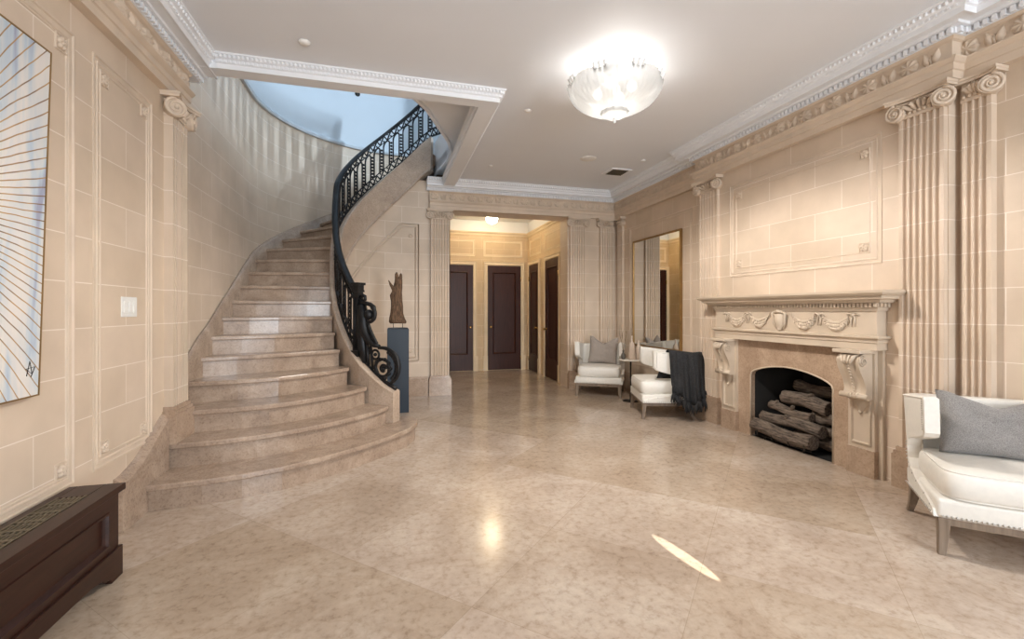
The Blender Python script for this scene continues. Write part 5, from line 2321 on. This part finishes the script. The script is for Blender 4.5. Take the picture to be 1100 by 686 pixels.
spl.color = (1.0, 0.95, 0.89)
spl.spot_size = R(172)
spl.spot_blend = 0.35
spl.shadow_soft_size = 0.16
spo = bpy.data.objects.new('chandelier_downlight', spl)
COL.objects.link(spo)
spo.location = (CHX, CHY, CE - 0.46)

# ------------------------------------------------------------------ ceiling fittings


def disc_fitting(name, label, cat, x, y, r, h, mat=M_PLASTIC, grp=None, z=CE):
    b = MB()
    b.lathe([(0.0, -h), (r * 0.55, -h), (r * 0.7, -h * 0.8), (r * 0.95, -h * 0.3), (r, 0.0), (0.0, 0.0)], seg=24)
    o = b.build(name, mat)
    o.location = (x, y, z)
    return tag(o, label, cat, grp)


disc_fitting('smoke_detector', 'small white ceiling disc near the front stair beam', 'smoke detector', -0.575, 3.50, 0.042, 0.02)
disc_fitting('sprinkler_cover', 'small white ceiling cap between stair beam corner and chandelier', 'sprinkler', 1.28, 4.14, 0.032, 0.018)
disc_fitting('ceiling_speaker', 'round flat white speaker in the ceiling behind the chandelier', 'speaker', 2.42, 5.26, 0.105, 0.012)
disc_fitting('sprinkler_cover', 'tiny ceiling cap close to the side beam of the stair opening', 'sprinkler', 1.30, 5.85, 0.03, 0.015)
disc_fitting('sprinkler_cover', 'tiny ceiling cap right of the square air vent', 'sprinkler', 3.13, 5.14, 0.03, 0.015)
vt = thing('air_vent', 'square white ceiling air vent with dark slots above the mirror', 'vent', (3.03, 5.66, CE))
b = MB()
for (x0, x1, y0, y1) in ((-0.15, 0.15, -0.15, -0.12), (-0.15, 0.15, 0.12, 0.15), (-0.15, -0.12, -0.12, 0.12), (0.12, 0.15, -0.12, 0.12)):
    b.box(x0, x1, y0, y1, -0.012, 0.0)
b.build('frame', M_WHITE, vt)
b = MB()
b.box(-0.12, 0.12, -0.12, 0.12, -0.003, 0.0)
b.build('duct', M_DARKMET, vt)
b = MB()
for k in range(6):
    y = -0.10 + 0.04 * k
    b.box(-0.12, 0.12, y, y + 0.008, -0.014, -0.003)
b.build('louvres', M_GRILLE, vt)

# ------------------------------------------------------------------ lobby globe light
gl = thing('globe_light', 'small round white globe lamp on the lobby ceiling', 'ceiling light', (1.90, 8.45, ACE))
b = MB()
b.lathe([(0.075, -0.035), (0.085, -0.02), (0.085, 0.0), (0.0, 0.0)], seg=20)
b.build('canopy', M_BRASS, gl)
b = MB()
b.ball((0, 0, -0.115), 0.112, 20, 12, (1, 1, 0.85))
b.build('globe', emission('globe_glow', (1.0, 0.82, 0.54), 33.0), gl)

# upper stair fitting
b = MB()
b.lathe([(0.0, -0.03), (0.03, -0.03), (0.04, -0.01), (0.04, 0.0), (0.0, 0.0)], seg=14, M=Matrix.Rotation(PI / 2, 4, 'X'))
o = b.build('wall_spotlight', M_DARKMET)
o.location = (*polar(RO + 0.018, 113), 4.70)
o.rotation_euler = (0, 0, R(23))
tag(o, 'tiny dark spotlight high on the blue upper stair wall', 'spotlight')
